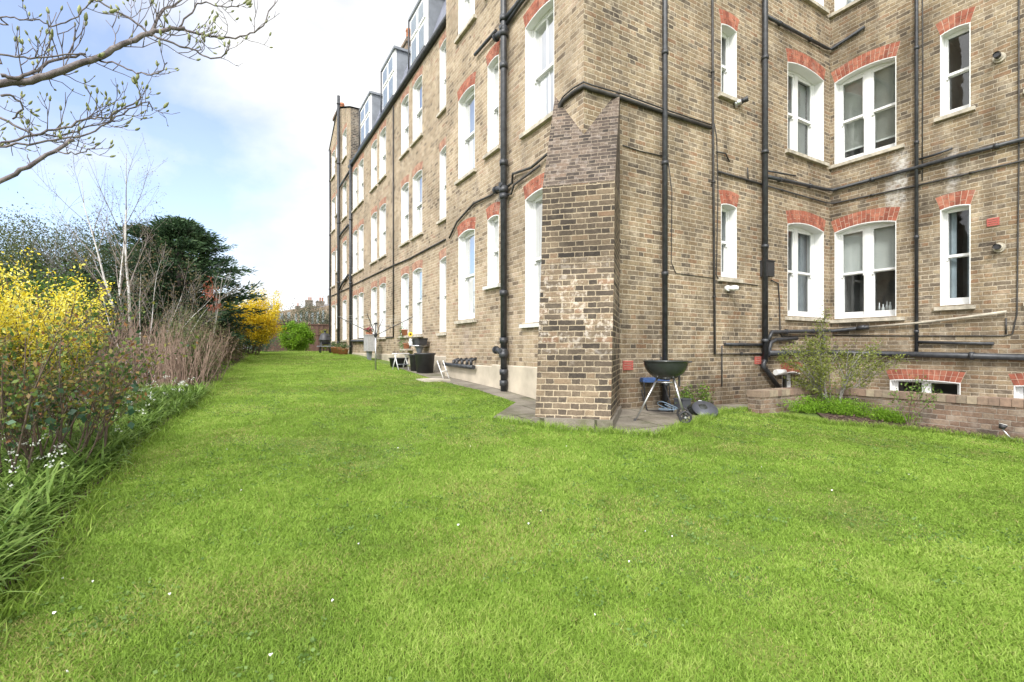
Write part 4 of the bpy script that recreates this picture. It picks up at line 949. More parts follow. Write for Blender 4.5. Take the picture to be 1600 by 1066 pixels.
# bottles inside the kitchen window
bb = [(1331, .07, 'white'), (1344, .06, 'terra'), (1353, .16, 'lead'), (1361, .12, 'whiteold'), (1374, .21, 'metal'), (1380, .17, 'white'), (1386, .22, 'metal'), (1391, .20, 'white'), (1397, .08, 'whiteold')]
for i, (px, h, m_) in enumerate(bb):
    h *= 1.2
    q = onX(px, 490, X1 + .42); z = E(.70); mb = MB(); mb.lathe([(.001, 0), (.028, .0), (.028, h * .6), (.012, h * .78), (.012, h), (.001, h)], 12, 0, (q.x, q.y, z))
    tag(mb.build('bottle', M[m_]), 'small bottle or jar standing inside the double kitchen window of the right wing', 'bottle', 'bottles inside the double window')
q0, q1 = onX(1402, 490, X1 + .42).y, onX(1320, 490, X1 + .42).y
mb = MB(); mb.box((X1 + .335, q0 - .1, E(.66)), (X1 + .62, q1 + .15, E(.70))); tag(mb.build('window_board', M['white']), 'white inner window board holding the bottles', 'shelf')

# ------------------------------------------------------------------ far boundary: fence, houses
def wood_mat():
    m, t, b = mat('brown_fence_wood'); x = NT(t); co = x.obj(); mp_ = x.n('ShaderNodeMapping'); mp_.inputs['Scale'].default_value = (8, 8, 1); t.links.new(co, mp_.inputs[0])
    c = x.mix(.5, x.ramp(x.rnd(), [(0, (.10, .055, .045)), (1, (.17, .095, .075))]), x.ramp(x.noise(mp_.outputs[0], 6, 5), [(.3, (.5, .5, .5)), (.7, (1.2, 1.2, 1.2))]), 'MULTIPLY')
    t.links.new(c, b.inputs['Base Color']); b.inputs['Roughness'].default_value = .9; return m
M['wood'] = wood_mat()
Yf = 31.0; fn = thing('fence', 'brown close board garden fence closing the far end of the lawn', 'fence', (4.5, Yf, g(4.5, Yf)))
mb = MB(); x = 1.2
while x < 9: w = .14; mb.box((x, Yf, .9), (x + w - .008, Yf + R.uniform(.018, .03), 2.62)); x += w
mb.build('board_panel', M['wood'], fn, True)
mb = MB(); mb.box((1.2, Yf - .04, 2.62), (9, Yf + .06, 2.68)); mb.box((1.2, Yf - .03, 2.0), (9, Yf, 2.06)); mb.build('capping', M['wood'], fn, True)
for x in (1.15, 3.6, 6.4): mb = MB(); mb.box((x, Yf - .05, .9), (x + .12, Yf + .07, 2.75)); mb.build('post', M['wood'], fn, True)
mb = MB(); pp = at(425, 500, 33); mb.box((pp.x - .35, pp.y, .8), (pp.x + .15, pp.y + .5, 2.9)); mb.box((pp.x - .4, pp.y - .05, 2.9), (pp.x + .2, pp.y + .55, 3.0)); tag(mb.build('brick_pier', plain('orange_brick', (.42, .24, .14), .9, var=.2, sc=5)), 'orange brick pier between the yellow shrub and the far hedge', 'pier')
def house(lb, px0, px1, d, py_e, py_r, n_pots, pxs, mt='gardenbrick'):
    a, b = at(px0, HOR, d), at(px1, HOR, d * .9); yd = b - a; nrm = V3((-yd.y, yd.x, 0)).normalized() * -1
    if nrm.y > 0: nrm = -nrm
    bk_ = -nrm * 8; ze_, zr = CZ + (HOR - py_e) / F * d, CZ + (HOR - py_r) / F * d
    h = thing('terraced_house', lb, 'house', (a.x, a.y, 1)); A_ = [V3((a.x, a.y, 0)), V3((b.x, b.y, 0)), V3((b.x, b.y, 0)) + bk_, V3((a.x, a.y, 0)) + bk_]
    up = lambda p, z: V3((p.x, p.y, z)); mb = MB()
    mid0, mid1 = (A_[0] + A_[3]) / 2, (A_[1] + A_[2]) / 2
    for i in range(4): mb.face([up(A_[i], .5), up(A_[(i + 1) % 4], .5), up(A_[(i + 1) % 4], ze_), up(A_[i], ze_)])
    mb.face([up(A_[0], ze_), up(A_[3], ze_), up(mid0, zr)]); mb.face([up(A_[1], ze_), up(A_[2], ze_), up(mid1, zr)])
    mb.build('wall', M[mt], h, True); mb = MB()
    mb.face([up(A_[0], ze_), up(A_[1], ze_), up(mid1, zr), up(mid0, zr)]); mb.face([up(A_[3], ze_), up(A_[2], ze_), up(mid1, zr), up(mid0, zr)])
    rf = mb.build('roof', M['slate'], h, True)
    for px, w, hh, np_ in pxs:
        t_ = (px - px0) / (px1 - px0); c = mid0.lerp(mid1, t_); mb = MB(); stack(mb, c.x, c.y, w, w * .8, zr - 1.5, zr + hh, 1)
        for k in range(np_ - 1): mb.lathe([(.13, 0), (.12, .5), (.15, .52), (.14, .62), (.08, .62)], 10, 1, (c.x + (k + 1) * .38 * (-1) ** k, c.y, zr + hh))
        mb.build('chimney', [M['flank'], M['terra']], rf)
    for k in range(3):
        c0, c1 = A_[0].lerp(A_[1], .12 + .3 * k), A_[0].lerp(A_[1], .24 + .3 * k); off = nrm * .04; mb = MB()
        mb.hexa([up(c0, ze_ - 1.9), up(c1, ze_ - 1.9), up(c1 + off, ze_ - 1.9), up(c0 + off, ze_ - 1.9), up(c0, ze_ - .5), up(c1, ze_ - .5), up(c1 + off, ze_ - .5), up(c0 + off, ze_ - .5)])
        mb.build('window', M['lead'], h, True)
house('brick terraced house with a tall chimney stack nearest the mansion block', 484, 512, 62, 484, 468, 3, [(497, 1.5, 2.0, 3), (506, 1.0, .9, 2)])
house('low terraced house with two chimneys beyond the hedge', 458, 486, 84, 487, 478, 3, [(463, 1.3, .9, 2), (480, 1.3, 1.3, 2), (485, 1, 1.2, 2)])
house('farthest slate roofed house left of the others beyond the hedge', 424, 460, 110, 489, 483, 2, [(453, 1.4, 1.4, 2), (437, 1, .6, 1)])
# ------------------------------------------------------------------ vegetation
def inpoly(X, Y, P):
    r = np.zeros(X.shape, dtype=bool); n = len(P)
    for i in range(n):
        x0, y0 = P[i]; x1, y1 = P[(i + 1) % n]
        if y0 == y1: continue
        c = ((y0 > Y) != (y1 > Y)) & (X < (x1 - x0) * (Y - y0) / (y1 - y0) + x0); r ^= c
    return r
def vnoise(X, Y, s, seed):
    rg = np.random.default_rng(seed); T = rg.uniform(size=(64, 64)); x, y = X / s + 100, Y / s + 100; i, j = np.floor(x).astype(int), np.floor(y).astype(int); fx_, fy = x - i, y - j
    fx_, fy = fx_ * fx_ * (3 - 2 * fx_), fy * fy * (3 - 2 * fy); q = lambda a, b: T[a % 64, b % 64]
    return (q(i, j) * (1 - fx_) + q(i + 1, j) * fx_) * (1 - fy) + (q(i, j + 1) * (1 - fx_) + q(i + 1, j + 1) * fx_) * fy
def blades(name, X, Y, H, Wd, lean, mat_, rnd, seg=2, obj_label=None, bend=1.):
    n = len(X); Z = gv(X, Y); th = NR.uniform(0, 2 * np.pi, n); dx, dy = np.cos(th), np.sin(th); ph = th + np.pi / 2 + NR.normal(size=n) * .6; wx, wy = np.cos(ph) * Wd / 2, np.sin(ph) * Wd / 2
    V = np.empty((n, 5, 3)); l = lean * H
    V[:, 0] = np.stack([X - wx, Y - wy, Z], 1); V[:, 1] = np.stack([X + wx, Y + wy, Z], 1)
    mx, my = X + dx * l * .35, Y + dy * l * .35
    V[:, 2] = np.stack([mx + wx * .8, my + wy * .8, Z + H * .6], 1); V[:, 3] = np.stack([mx - wx * .8, my - wy * .8, Z + H * .6], 1)
    V[:, 4] = np.stack([X + dx * l, Y + dy * l, Z + H], 1)
    b = np.arange(n)[:, None] * 5; Q = b + np.array([[0, 1, 2, 3]]); T = b + np.array([[3, 2, 4]])
    return np_mesh(name, V.reshape(-1, 3), [Q, T], mat_, attrs={'rnd': np.repeat(rnd, 5)})
M['grass'] = leaf_mat('grass_blades', [(.42, .37, .15), (.165, .25, .045), (.225, .355, .052), (.30, .445, .072), (.44, .53, .15)], .55, .45)
def lawn():
    X, Y = [], []
    for d0, d1, dens in ((.9, 2.6, 42000), (2.6, 4, 24000), (4, 6, 13000), (6, 9, 7000), (9, 14, 3600), (14, 34, 1400)):
        u0, u1 = -1.35, 1.35; A_ = (u1 - u0) * (d1 ** 2 - d0 ** 2) / 2; n = int(A_ * dens)
        d = np.sqrt(NR.uniform(d0 ** 2, d1 ** 2, n)); u = NR.uniform(u0, u1, n); x, y = d * (SN + CS * u), d * (CS - SN * u)
        jx = NR.normal(size=n) * .03; k = inpoly(x + jx, y + jx, LAWN); X.append(x[k]); Y.append(y[k])
    X, Y = np.concatenate(X), np.concatenate(Y); D = np.hypot(X, Y); n = len(X)
    c = .42 * vnoise(X, Y, .9, 1) + .33 * vnoise(X, Y, .28, 2) + .25 * vnoise(X, Y, .09, 3); dry = np.clip((vnoise(X, Y, .8, 18) * .6 + vnoise(X, Y, .25, 19) * .4 - .56) * 5, 0, 1)
    thin = vnoise(X, Y, 1.7, 8) * vnoise(X, Y, .35, 9)                    # scruffy patches, drier where thin
    keep = NR.uniform(size=n) < np.clip(1.25 - 1.1 * (thin > .42) * (thin - .3) * 3,   .55, 1)
    X, Y, D, c, thin, dry = X[keep], Y[keep], D[keep], c[keep], thin[keep], dry[keep]; n = len(X)
    H = (.009 + .017 * c) * NR.uniform(.6, 1.4, n) * (1 - .35 * (thin > .45)); Wd = (.0014 + .0012 * np.clip(D, 0, 25)) * NR.uniform(.7, 1.2, n)
    rnd = np.clip(.56 + 0.9 * (c - .5) + .18 * (vnoise(X, Y, 2.2, 51) - .5) + NR.normal(size=n) * .13 - .18 * np.clip(thin - .42, 0, 1) * 2, 0, 1)
    straw = NR.uniform(size=n) < .03 + .08 * (thin > .5) + .28 * dry; rnd[straw] = NR.choice([.0, .06, .97], straw.sum())
    o = blades('lawn_grass', X, Y, H, Wd, NR.uniform(.2, 1.8, n), M['grass'], rnd); tag(o, 'short bright green grass of the lawn', 'grass', kind='stuff'); print('blades', n)
lawn()
def lawn_weeds():
    X = NR.uniform(-1, 9, 5200); Y = NR.uniform(.8, 9, 5200); k = inpoly(X, Y, LAWN) & (vnoise(X, Y, .5, 41) > .56); X, Y = X[k], Y[k]; m_ = 9
    X, Y = np.repeat(X, m_) + NR.normal(size=len(X) * m_) * .022, np.repeat(Y, m_) + NR.normal(size=len(Y) * m_) * .022
    P = np.stack([X, Y, gv(X, Y) + NR.uniform(.010, .026, len(X))], 1); D = NR.normal(size=(len(X), 3)) * (1, 1, .25)
    tag(leaf_mesh('lawn_weeds', P, .016, leaf_mat('clover_leaf', [(.08, .15, .035), (.13, .22, .05), (.19, .29, .09)], .5, .3), None, aspect=.8, D=D), 'patches of clover and small weeds in the lawn', 'weeds', kind='stuff')
lawn_weeds()
# longer fringe on the lawn edges
def fringe():
    X, Y = [], []
    for a, b, k in ((LE, None, 1500),):
        for i in range(len(LE) - 1):
            p, q = np.array(LE[i]), np.array(LE[i + 1]); n = int(np.linalg.norm(q - p) * 900 / (1 + i * .35)); t = NR.uniform(size=n)[:, None]; r = p + (q - p) * t + NR.normal(size=(n, 2)) * .07
            X.append(r[:, 0]); Y.append(r[:, 1])
    for a, b in zip(PP[3:-1] + RB[:-1], PP[4:] + RB[1:]):
        p, q = np.array(a[:2]), np.array(b[:2]); n = int(np.linalg.norm(q - p) * 900); t = NR.uniform(size=n)[:, None]; r = p + (q - p) * t + NR.normal(size=(n, 2)) * .045; X.append(r[:, 0]); Y.append(r[:, 1])
    X, Y = np.concatenate(X), np.concatenate(Y); n = len(X)
    o = blades('edge_grass', X, Y, NR.uniform(.03, .10, n), NR.uniform(.004, .008, n), NR.uniform(.4, 1.6, n), M['grass'], NR.uniform(.3, .9, n)); tag(o, 'longer grass fringing the lawn edges', 'grass', kind='stuff')
fringe()
# petals
pm = plain('white_petal', (.8, .8, .78), .6, var=.05)
for px, py in [(423, 1031), (145, 915), (85, 965), (560, 855), (1201, 801), (845, 803), (826, 823), (1008, 835), (1050, 843), (930, 967), (983, 883), (716, 825), (377, 770), (265, 935), (98, 910), (680, 660), (622, 703), (735, 700), (1190, 733), (1420, 745), (105, 1058), (355, 705), (520, 945), (885, 700), (1300, 770)]:
    p = G(px, py); s = R.uniform(.0025, .005); mb = MB(); a = R.uniform(0, 6); P = []
    for k in range(7): b_ = a + k * 2 * math.pi / 7; P.append((p.x + s * math.cos(b_) * (1.5 if k % 3 else .9), p.y + s * math.sin(b_), p.z + .020 + .004 * math.sin(k * 1.7)))
    mb.face(P); mb.face([(q[0], q[1], q[2] - .002) for q in P][::-1])
    tag(mb.build('petal', pm), 'tiny white petal fallen on the lawn', 'petal', 'white petals on the lawn')

# --- branching
class Br:
    def __init__(s, seed): s.mb = MB(); s.mb2 = None; s.r = random.Random(seed); s.tips = []; s.seg = []
    def limb(s, p, d, L, r, depth, kids=(3, 4), spread=.7, up=.1, wob=.12, taper=.35, lk=.6, n=5, minr=.0015, sides=6, start=.3):
        p = V3(p); d = V3(d).normalized(); P = [p.copy()]; dd = d.copy(); rs = [r]
        for k in range(n):
            dd = (dd + V3((s.r.gauss(0, wob), s.r.gauss(0, wob), s.r.gauss(0, wob) + up * .3))).normalized(); p = p + dd * L / n; P.append(p.copy()); rs.append(max(minr, r * (1 - (1 - taper) * (k + 1) / n)))
        (s.mb2 if s.mb2 is not None and depth < 2 else s.mb).tube(P, rs, sides if depth > 1 else max(3, sides - 2), 0, False)
        if depth == 0: s.tips += P[1:]; s.seg.append((P[-2], P[-1])); return
        if depth == 1: s.tips += P[2:]
        for c in range(s.r.randint(*kids)):
            t = start + (1 - start) * (c + s.r.random()) / kids[1]; t = min(.99, t); i = min(n - 1, int(t * n)); q = P[i].lerp(P[i + 1], t * n - i)
            a = (P[i + 1] - P[i]).normalized(); o_ = V3((s.r.gauss(0, 1), s.r.gauss(0, 1), s.r.gauss(0, 1))); o_ = (o_ - a * o_.dot(a)).normalized()
            nd = (a + o_ * spread * s.r.uniform(.6, 1.3) + V3((0, 0, up))).normalized()
            s.limb(q, nd, L * lk * s.r.uniform(.7, 1.2), max(minr, r * (1 - (1 - taper) * t) * .6), depth - 1, kids, spread, up, wob, taper, lk, max(3, n - 1), minr, sides, start)
def scatter(tips, k, sig):
    T = np.array([tuple(t) for t in tips]); return np.repeat(T, k, 0) + NR.normal(size=(len(T) * k, 3)) * sig
def clumps(n, env, sig, per):
    """env(k)-> centre; returns leaf points in tight clumps"""
    C_ = np.array([env() for _ in range(n)]); s = NR.uniform(.6, 1.3, n)[:, None, None] * sig
    return (C_[:, None] + NR.normal(size=(n, per, 3)) * s).reshape(-1, 3), np.repeat(NR.uniform(size=n), per)
def ell(c, r, shell=.55, squash=None, lump=.25):
    c, r = np.array(c), np.array(r); ph = NR.uniform(0, 6.28, 6)
    def f():
        v = NR.normal(size=3); v /= np.linalg.norm(v); th = math.atan2(v[1], v[0])
        k = (shell + (1 - shell) * NR.uniform() ** .5) * (1 + lump * math.sin(3 * th + ph[0]) * math.cos(4 * v[2] + ph[1]) + lump * .5 * math.sin(7 * th + ph[2] + 5 * v[2]))
        return c + v * r * k
    return f
B_ = {'brown': bark_mat('brown_bark', (.075, .055, .04), (.17, .125, .09)), 'grey': bark_mat('grey_bark', (.13, .12, .11), (.34, .32, .29), 9), 'birch': bark_mat('white_birch_bark', (.30, .28, .26), (.72, .70, .68), 7),
      'twig': bark_mat('pale_twig_bark', (.15, .125, .11), (.30, .26, .24), 7), 'cane': bark_mat('dry_cane_bark', (.19, .125, .095), (.40, .29, .23), 12), 'dark': bark_mat('dark_bark', (.03, .025, .022), (.09, .07, .06)), 'rose': bark_mat('rose_stem', (.06, .05, .035), (.16, .11, .08))}

# --- magnolia overhead, its trunk outside the picture on the left
mg = thing('magnolia_tree', 'bare magnolia tree with pale green buds reaching over the lawn from the left', 'tree', (-2.6, 2.6, g(-2.6, 2.6)))
br = Br(5); T0 = V3((-2.6, 2.6, 0)); br.mb.tube([T0, (-2.5, 2.7, 1.0), (-2.35, 2.9, 1.9), (-2.2, 3.1, 2.7), (-2.1, 3.3, 3.6)], [.11, .09, .08, .065, .05], 10); buds = []
trunk_o = br.mb.build('trunk', B_['grey'], mg, True)
br = Br(6)
def mlimb(pts, d0, d1, r0, r1, root=None, twigs=9, tl=.22, upb=.5):
    P = [at(px, py, d0 + (d1 - d0) * i / (len(pts) - 1)) for i, (px, py) in enumerate(pts)]
    if root is not None: P = [V3(root) + V3((-.5, -.1, 0)), P[0] + (P[0] - P[1]) * 1.6] + P
    n = len(P); P2 = []                       # smooth resample
    for i in range(n - 1):
        a, b, c, d = P[max(0, i - 1)], P[i], P[i + 1], P[min(n - 1, i + 2)]
        for k in range(4):
            t = k / 4; P2.append(.5 * ((2 * b) + (c - a) * t + (2 * a - 5 * b + 4 * c - d) * t * t + (3 * b - a - 3 * c + d) * t ** 3))
    P2.append(P[-1]); P2 = [p + V3((R.gauss(0, .004), R.gauss(0, .004), R.gauss(0, .004))) for p in P2]
    br.mb.tube(P2, [r0 + (r1 - r0) * i / (len(P2) - 1) for i in range(len(P2))], 8 if r0 > .01 else 6)
    for k in range(twigs):
        t = R.uniform(.12, 1.0) if k else 1.0; i = min(len(P2) - 2, int(t * (len(P2) - 1))); a = (P2[i + 1] - P2[i]).normalized(); q = P2[i]
        o_ = V3((R.gauss(0, 1), R.gauss(0, 1), R.gauss(.5, .8))); o_ = (o_ - a * o_.dot(a)).normalized(); d = (a * .8 + o_ * .9 + V3((0, 0, upb * .3))).normalized(); L_ = tl * R.uniform(.5, 1.3)
        S = [q]; dd = d.copy()
        for m_ in range(5):
            dd = (dd + V3((R.gauss(0, .22), R.gauss(0, .22), R.gauss(0, .22) + .14 * upb))).normalized(); S.append(S[-1] + dd * L_ / 5)
        r_ = max(.0022, min(r0, .010) * .32); br.mb.tube(S, [r_ * (1 - .1 * j) for j in range(6)], 5); buds.append((S[-1], dd))
        for m_ in (1, 2, 3, 4):
            if R.random() < .62:
                o2 = V3((R.gauss(0, 1), R.gauss(0, 1), R.gauss(.5, .8))).normalized(); e2 = (dd + o2 * 1.0 + V3((0, 0, .3))).normalized(); l2 = L_ * R.uniform(.18, .5)
                mid = S[m_] + e2 * l2 * .5 + V3((0, 0, -.005)); br.mb.tube([S[m_], mid, mid + (e2 + V3((0, 0, .35))).normalized() * l2 * .5], [r_ * .8, r_ * .7, r_ * .55], 4); buds.append((mid + (e2 + V3((0, 0, .35))).normalized() * l2 * .5, e2))
mlimb([(-60, 140), (0, 131), (60, 122), (110, 105), (150, 92), (185, 74), (210, 62), (237, 50), (262, 46), (290, 44)], 2.5, 2.9, .022, .010, (-2.2, 3.1, 2.5), 16, .30)
mlimb([(0, 118), (30, 121), (60, 110), (95, 92), (135, 85)], 2.5, 2.7, .010, .006, None, 8, .2)
mlimb([(0, 85), (45, 90), (85, 88), (125, 84)], 2.4, 2.6, .006, .004, (-1.9, 3.0, 2.9), 7, .15)
mlimb([(235, 55), (250, 20), (275, 5), (310, -15)], 2.8, 3.0, .008, .005, None, 8, .22)
mlimb([(280, 45), (320, 55), (350, 60), (385, 55), (410, 40), (430, 0)], 2.9, 3.1, .007, .003, None, 11, .18)
mlimb([(240, 56), (280, 72), (305, 80), (330, 92), (350, 85), (358, 70)], 2.8, 3.0, .006, .003, None, 10, .15)
mlimb([(150, 92), (185, 102), (215, 114), (240, 116), (262, 98)], 2.7, 2.6, .005, .003, None, 4, .12)
mlimb([(235, 55), (205, 30), (180, 18), (150, 0), (135, -12)], 2.8, 2.7, .006, .004, None, 9, .18)
mlimb([(280, 42), (300, 20), (315, 5), (345, 12), (375, 10)], 2.9, 3.0, .005, .003, None, 8, .15)
mlimb([(0, 25), (30, 30), (65, 32), (85, 41), (120, 25), (145, 3)], 2.5, 2.6, .004, .003, (-1.9, 3.0, 3.1), 5, .14)
mlimb([(0, 224), (50, 212), (100, 200), (140, 186), (165, 183), (200, 165), (222, 152)], 2.6, 2.9, .008, .004, (-1.9, 3.0, 2.2), 18, .22)
mlimb([(0, 183), (30, 200), (60, 210), (100, 212), (140, 198), (180, 190)], 2.7, 2.8, .007, .003, None, 13, .2)
mlimb([(0, 232), (60, 222), (110, 216), (150, 205), (192, 178), (228, 160), (240, 172)], 2.6, 2.95, .006, .003, None, 13, .2)
mlimb([(-40, 315), (0, 285), (45, 260), (85, 236), (115, 218)], 2.4, 2.65, .014, .008, (-1.9, 2.9, 1.7), 2, .1)
mlimb([(85, 236), (105, 240), (125, 238), (150, 228)], 2.55, 2.6, .004, .003, None, 3, .08)
mlimb([(0, 150), (20, 150), (35, 170), (20, 185)], 2.4, 2.5, .006, .004, None, 6, .12)
M['mbark'] = bark_mat('magnolia_bark', (.065, .052, .055), (.22, .19, .185), 25)
br.mb.build('branches', M['mbark'], mg, True)
mb = MB(); bm_ = MB()
for p, d in buds:
    if R.random() < .3: continue
    L_ = R.uniform(.014, .034) * (1.5 if R.random() < .15 else 1); r_ = L_ * .22; d = (d + V3((0, 0, .5))).normalized()
    mb.tube([p, p + d * L_ * .35, p + d * L_ * .75, p + d * L_], [r_ * .5, r_, r_ * .7, r_ * .1], 6)
mb.build('foliage', plain('green_bud', (.22, .24, .10), .6, var=.4, sc=30), mg, True)

def AX(px, dd): u = U(px); return (dd * (SN + CS * u), dd * (CS - SN * u))
# --- near forsythia (bright yellow) and the rose bush in front of it
def arching(br, base, n, L, r, rad, up=1.0, out=.5, droop=.0, depth=1, kids=(4, 6), lk=.35, spread=.6):
    for k in range(n):
        a = br.r.uniform(0, 6.28); q = br.r.uniform(0, 1) ** .5 * rad; p = V3((base[0] + q * math.cos(a), base[1] + q * math.sin(a), base[2]))
        d = V3((math.cos(a) * out * br.r.uniform(.3, 1.2), math.sin(a) * out * br.r.uniform(.3, 1.2), up)); br.limb(p, d, L * br.r.uniform(.65, 1.1), r * br.r.uniform(.7, 1.2), depth, kids, spread, .15 - droop, .09, .35, lk, 6, .0018, 5)
YEL = leaf_mat('forsythia_flowers', [(.60, .46, .02), (.76, .64, .05), (.84, .76, .12), (.86, .84, .34)], .6, .35)
fo = thing('forsythia_bush', 'near forsythia bush in bright yellow flower at the left edge behind the rose bush', 'shrub', (*AX(70, 5), .3))
br = Br(21); f0, f1 = AX(-25, 4.7), AX(42, 5.2)
arching(br, (*f0, .3), 44, 1.55, .012, .30, 1.0, .45, .0, 1, (7, 10), .30, .5); arching(br, (*f1, .3), 36, 1.45, .012, .22, 1.0, .30, .0, 1, (7, 10), .30, .5); br.mb.build('stems', B_['brown'], fo, True)
T = [t for t in br.tips if t.z > .85]; P = scatter(T, 11, .032); leaf_mesh('flowers', P, .032, YEL, fo, True, .55)
GRL = leaf_mat('young_green_leaf', [(.05, .10, .02), (.12, .2, .03), (.2, .28, .05)], .5, .3)
leaf_mesh('leaves', scatter([t for t in br.tips if t.z < 1.3], 2, .05), .05, GRL, fo, True, .5)
br = Br(33); rb = thing('rose_bush', 'tangled rose bush with dark stems and reddish green leaves in the left foreground', 'shrub', (-1.35, 4.2, g(-1.35, 4.2)))
arching(br, (*AX(40, 3.5), .15), 24, 1.15, .009, .25, 1.0, .65, 0, 2, (3, 5), .42, .75); arching(br, (*AX(105, 3.8), .15), 20, 1.05, .009, .2, 1.0, .6, 0, 2, (3, 5), .42, .75); br.mb.build('stems', B_['rose'], rb, True)
RL = leaf_mat('rose_leaf', [(.035, .075, .03), (.08, .14, .03), (.16, .21, .04), (.22, .20, .05), (.24, .10, .05)], .45, .25)
leaf_mesh('leaves', scatter([t for t in br.tips if t.z > .62 and R.random() < .9], 2, .035), .036, RL, rb, True, .6)
DG = leaf_mat('glossy_dark_leaf', [(.03, .075, .04), (.055, .12, .06), (.10, .17, .10)], .35, .15)
leaf_mesh('lower_leaves', scatter([t for t in br.tips if t.z < .9 and R.random() < .16], 1, .04), .06, DG, rb, True, .75)
# --- bare cane shrub
cb = thing('cane_shrub', 'leafless shrub of dry reddish brown canes rising beside the lawn edge', 'shrub', (-1.35, 8.4, g(-1.35, 8.4)))
br = Br(44)
for c, n, rad, L_ in (((*AX(225, 8.0), .5), 110, .50, 1.12), ((*AX(285, 7.6), .48), 70, .33, .95), ((*AX(305, 9.0), .5), 60, .4, 1.0), ((*AX(190, 8.6), .5), 50, .4, 1.15)):
    arching(br, c, n, L_, .0075, rad, 1.0, .22, 0, 1, (2, 4), .35, .45)
br.mb.build('canes', B_['cane'], cb, True)
# --- birch group
def birch(name, label, base, leans, H, seed, r=.045, fan=None):
    t = thing(name, label, 'tree', (base[0], base[1], g(base[0], base[1]))); br = Br(seed); br.mb2 = MB()
    for (dx, dy, h) in leans: br.limb((base[0] + R.uniform(-.08, .08), base[1] + R.uniform(-.08, .08), g(*base[:2])), (dx, dy, 1), h, r, 2, (6, 9), .75, .14, .06, .12, .34, 8, .0018, 7, .34)
    br.mb.build('trunk', B_['birch'], t, True); br.mb2.build('branches', B_['twig'], t, True); leaf_mesh('catkins', scatter([q for q in br.tips if R.random() < .5], 2, .06), .035, leaf_mat('catkin', [(.16, .12, .07), (.25, .2, .1)]), t, True, .35); return t
bx, by = AX(208, 10.8)
birch('birch_tree', 'white stemmed birch with three leaning bare trunks rising above the shrubs', (bx, by), [(-.20, .12, 4.3), (-.12, .05, 3.7), (.02, -.05, 4.7)], 5, 61, .038)
birch('small_birch', 'slender pale multi branched sapling fanning out in front of the dark conifer', AX(212, 8.8), [(.0, 0, 2.0), (.45, .2, 2.0), (.8, .1, 2.1), (1.1, .2, 2.0), (.2, .1, 2.3), (-.5, .1, 1.8)], 3, 67, .013)
# --- dark conifer of layered sprays
def conifer(label, c, r, H, n, seed, name='conifer_tree'):
    t = thing(name, label, 'tree', (c[0], c[1], g(c[0], c[1]))); mb = MB(); z0 = g(c[0], c[1]); mb.tube([(c[0], c[1], z0 - .1), (c[0] + .05, c[1], z0 + H * .5), (c[0], c[1], z0 + H * .82)], [.2, .13, .03], 9); rr = random.Random(seed); P, D, RV = [], [], []
    for k in range(n):
        h = rr.uniform(.12, 1) ; a = rr.uniform(0, 6.28); rad = r * (math.sin(math.pi * min(1, (h * .86 + .16))) ** .6) * rr.choice((.62, .8, .9, 1.0, 1.2)); zz = z0 + h * H * .92
        d = V3((math.cos(a), math.sin(a), rr.uniform(.0, .35))); d.normalize(); s = V3((c[0], c[1], zz - .25)); e = s + d * rad; mb.tube([s + d * rad * .2, s + d * rad * .6 + V3((0, 0, -.05)), e], [.022, .014, .005], 4, 0, False); tone = rr.random()
        for q in range(11):        # sprays along the outer half of the limb
            u = .38 + .62 * q / 10; cpt = s + d * rad * u; side = V3((-d.y, d.x, 0)) * (rr.choice((-1, 1)) * rr.uniform(0, .34) * (1.25 - u))
            m_ = 16; base = cpt + side
            for j in range(m_):
                w_ = (d * .9 + side.normalized() * rr.uniform(-.2, .9) + V3((0, 0, rr.uniform(-.35, .35)))) ; P.append((base.x + rr.gauss(0, .10), base.y + rr.gauss(0, .10), base.z + rr.gauss(0, .045))); D.append(tuple(w_)); RV.append(min(1, max(0, tone * .6 + .3 * h + rr.gauss(0, .1))))
    mb.build('trunk', B_['dark'], t, True); leaf_mesh('foliage', P, .15, M['conif'], t, True, .22, D=D, rv=np.array(RV)); return t
M['conif'] = leaf_mat('conifer_needles', [(.018, .04, .022), (.032, .065, .032), (.05, .095, .04), (.075, .12, .05)], .6, .15)
conifer('dark green spreading conifer with layered boughs left of the far lawn', (-1.25, 16.6), 1.7, 4.7, 240, 5)
conifer('darker conifer standing further back behind the birch trunks', AX(250, 16.0), 1.6, 4.5, 190, 9)
# --- loose trees and shrubs beyond the border
def leafy(name, label, cat, c, r, n, per, size, m, seed, sig=.16, trunk=True, shell=.45, zc=None, asp=.5, bark='brown', limbs=7, lump=.25, group=None, up=0):
    t = thing(name, label, cat, (c[0], c[1], g(c[0], c[1])), group=group); z0 = g(c[0], c[1]); zc = zc if zc is not None else z0 + r[2] * .95
    P, cr_ = clumps(n, ell((c[0], c[1], zc), r, shell, lump=lump), sig, per); k = P[:, 2] > z0 + .02; P = P[k]; rv = np.clip(cr_[k] * .6 + NR.uniform(0, .4, k.sum()), 0, 1)
    leaf_mesh('foliage' if cat != 'tree' else 'crown', P, size, m, t, True, asp, rv=rv, up=up)
    br = Br(seed)
    for q in range(limbs):
        a = q * 6.28 / limbs + br.r.random(); br.limb((c[0] + .1 * math.cos(a), c[1] + .1 * math.sin(a), z0 - .05), (math.cos(a) * .45 * r[0] / max(r[2], .3), math.sin(a) * .45 * r[1] / max(r[2], .3), 1), (zc - z0 + r[2]) * .82, .012 + .012 * r[2], 2, (3, 5), .6, .1, .08, .3, .45, 5, .003, 5)
    br.mb.build('trunk' if cat == 'tree' else 'stems', B_[bark], t, True); return t
WIL = leaf_mat('spring_haze_leaf', [(.055, .075, .03), (.095, .12, .045), (.14, .17, .06)], .6, .3)
WIL2 = leaf_mat('olive_leaf', [(.05, .07, .035), (.085, .11, .05), (.12, .14, .07)], .6, .3)
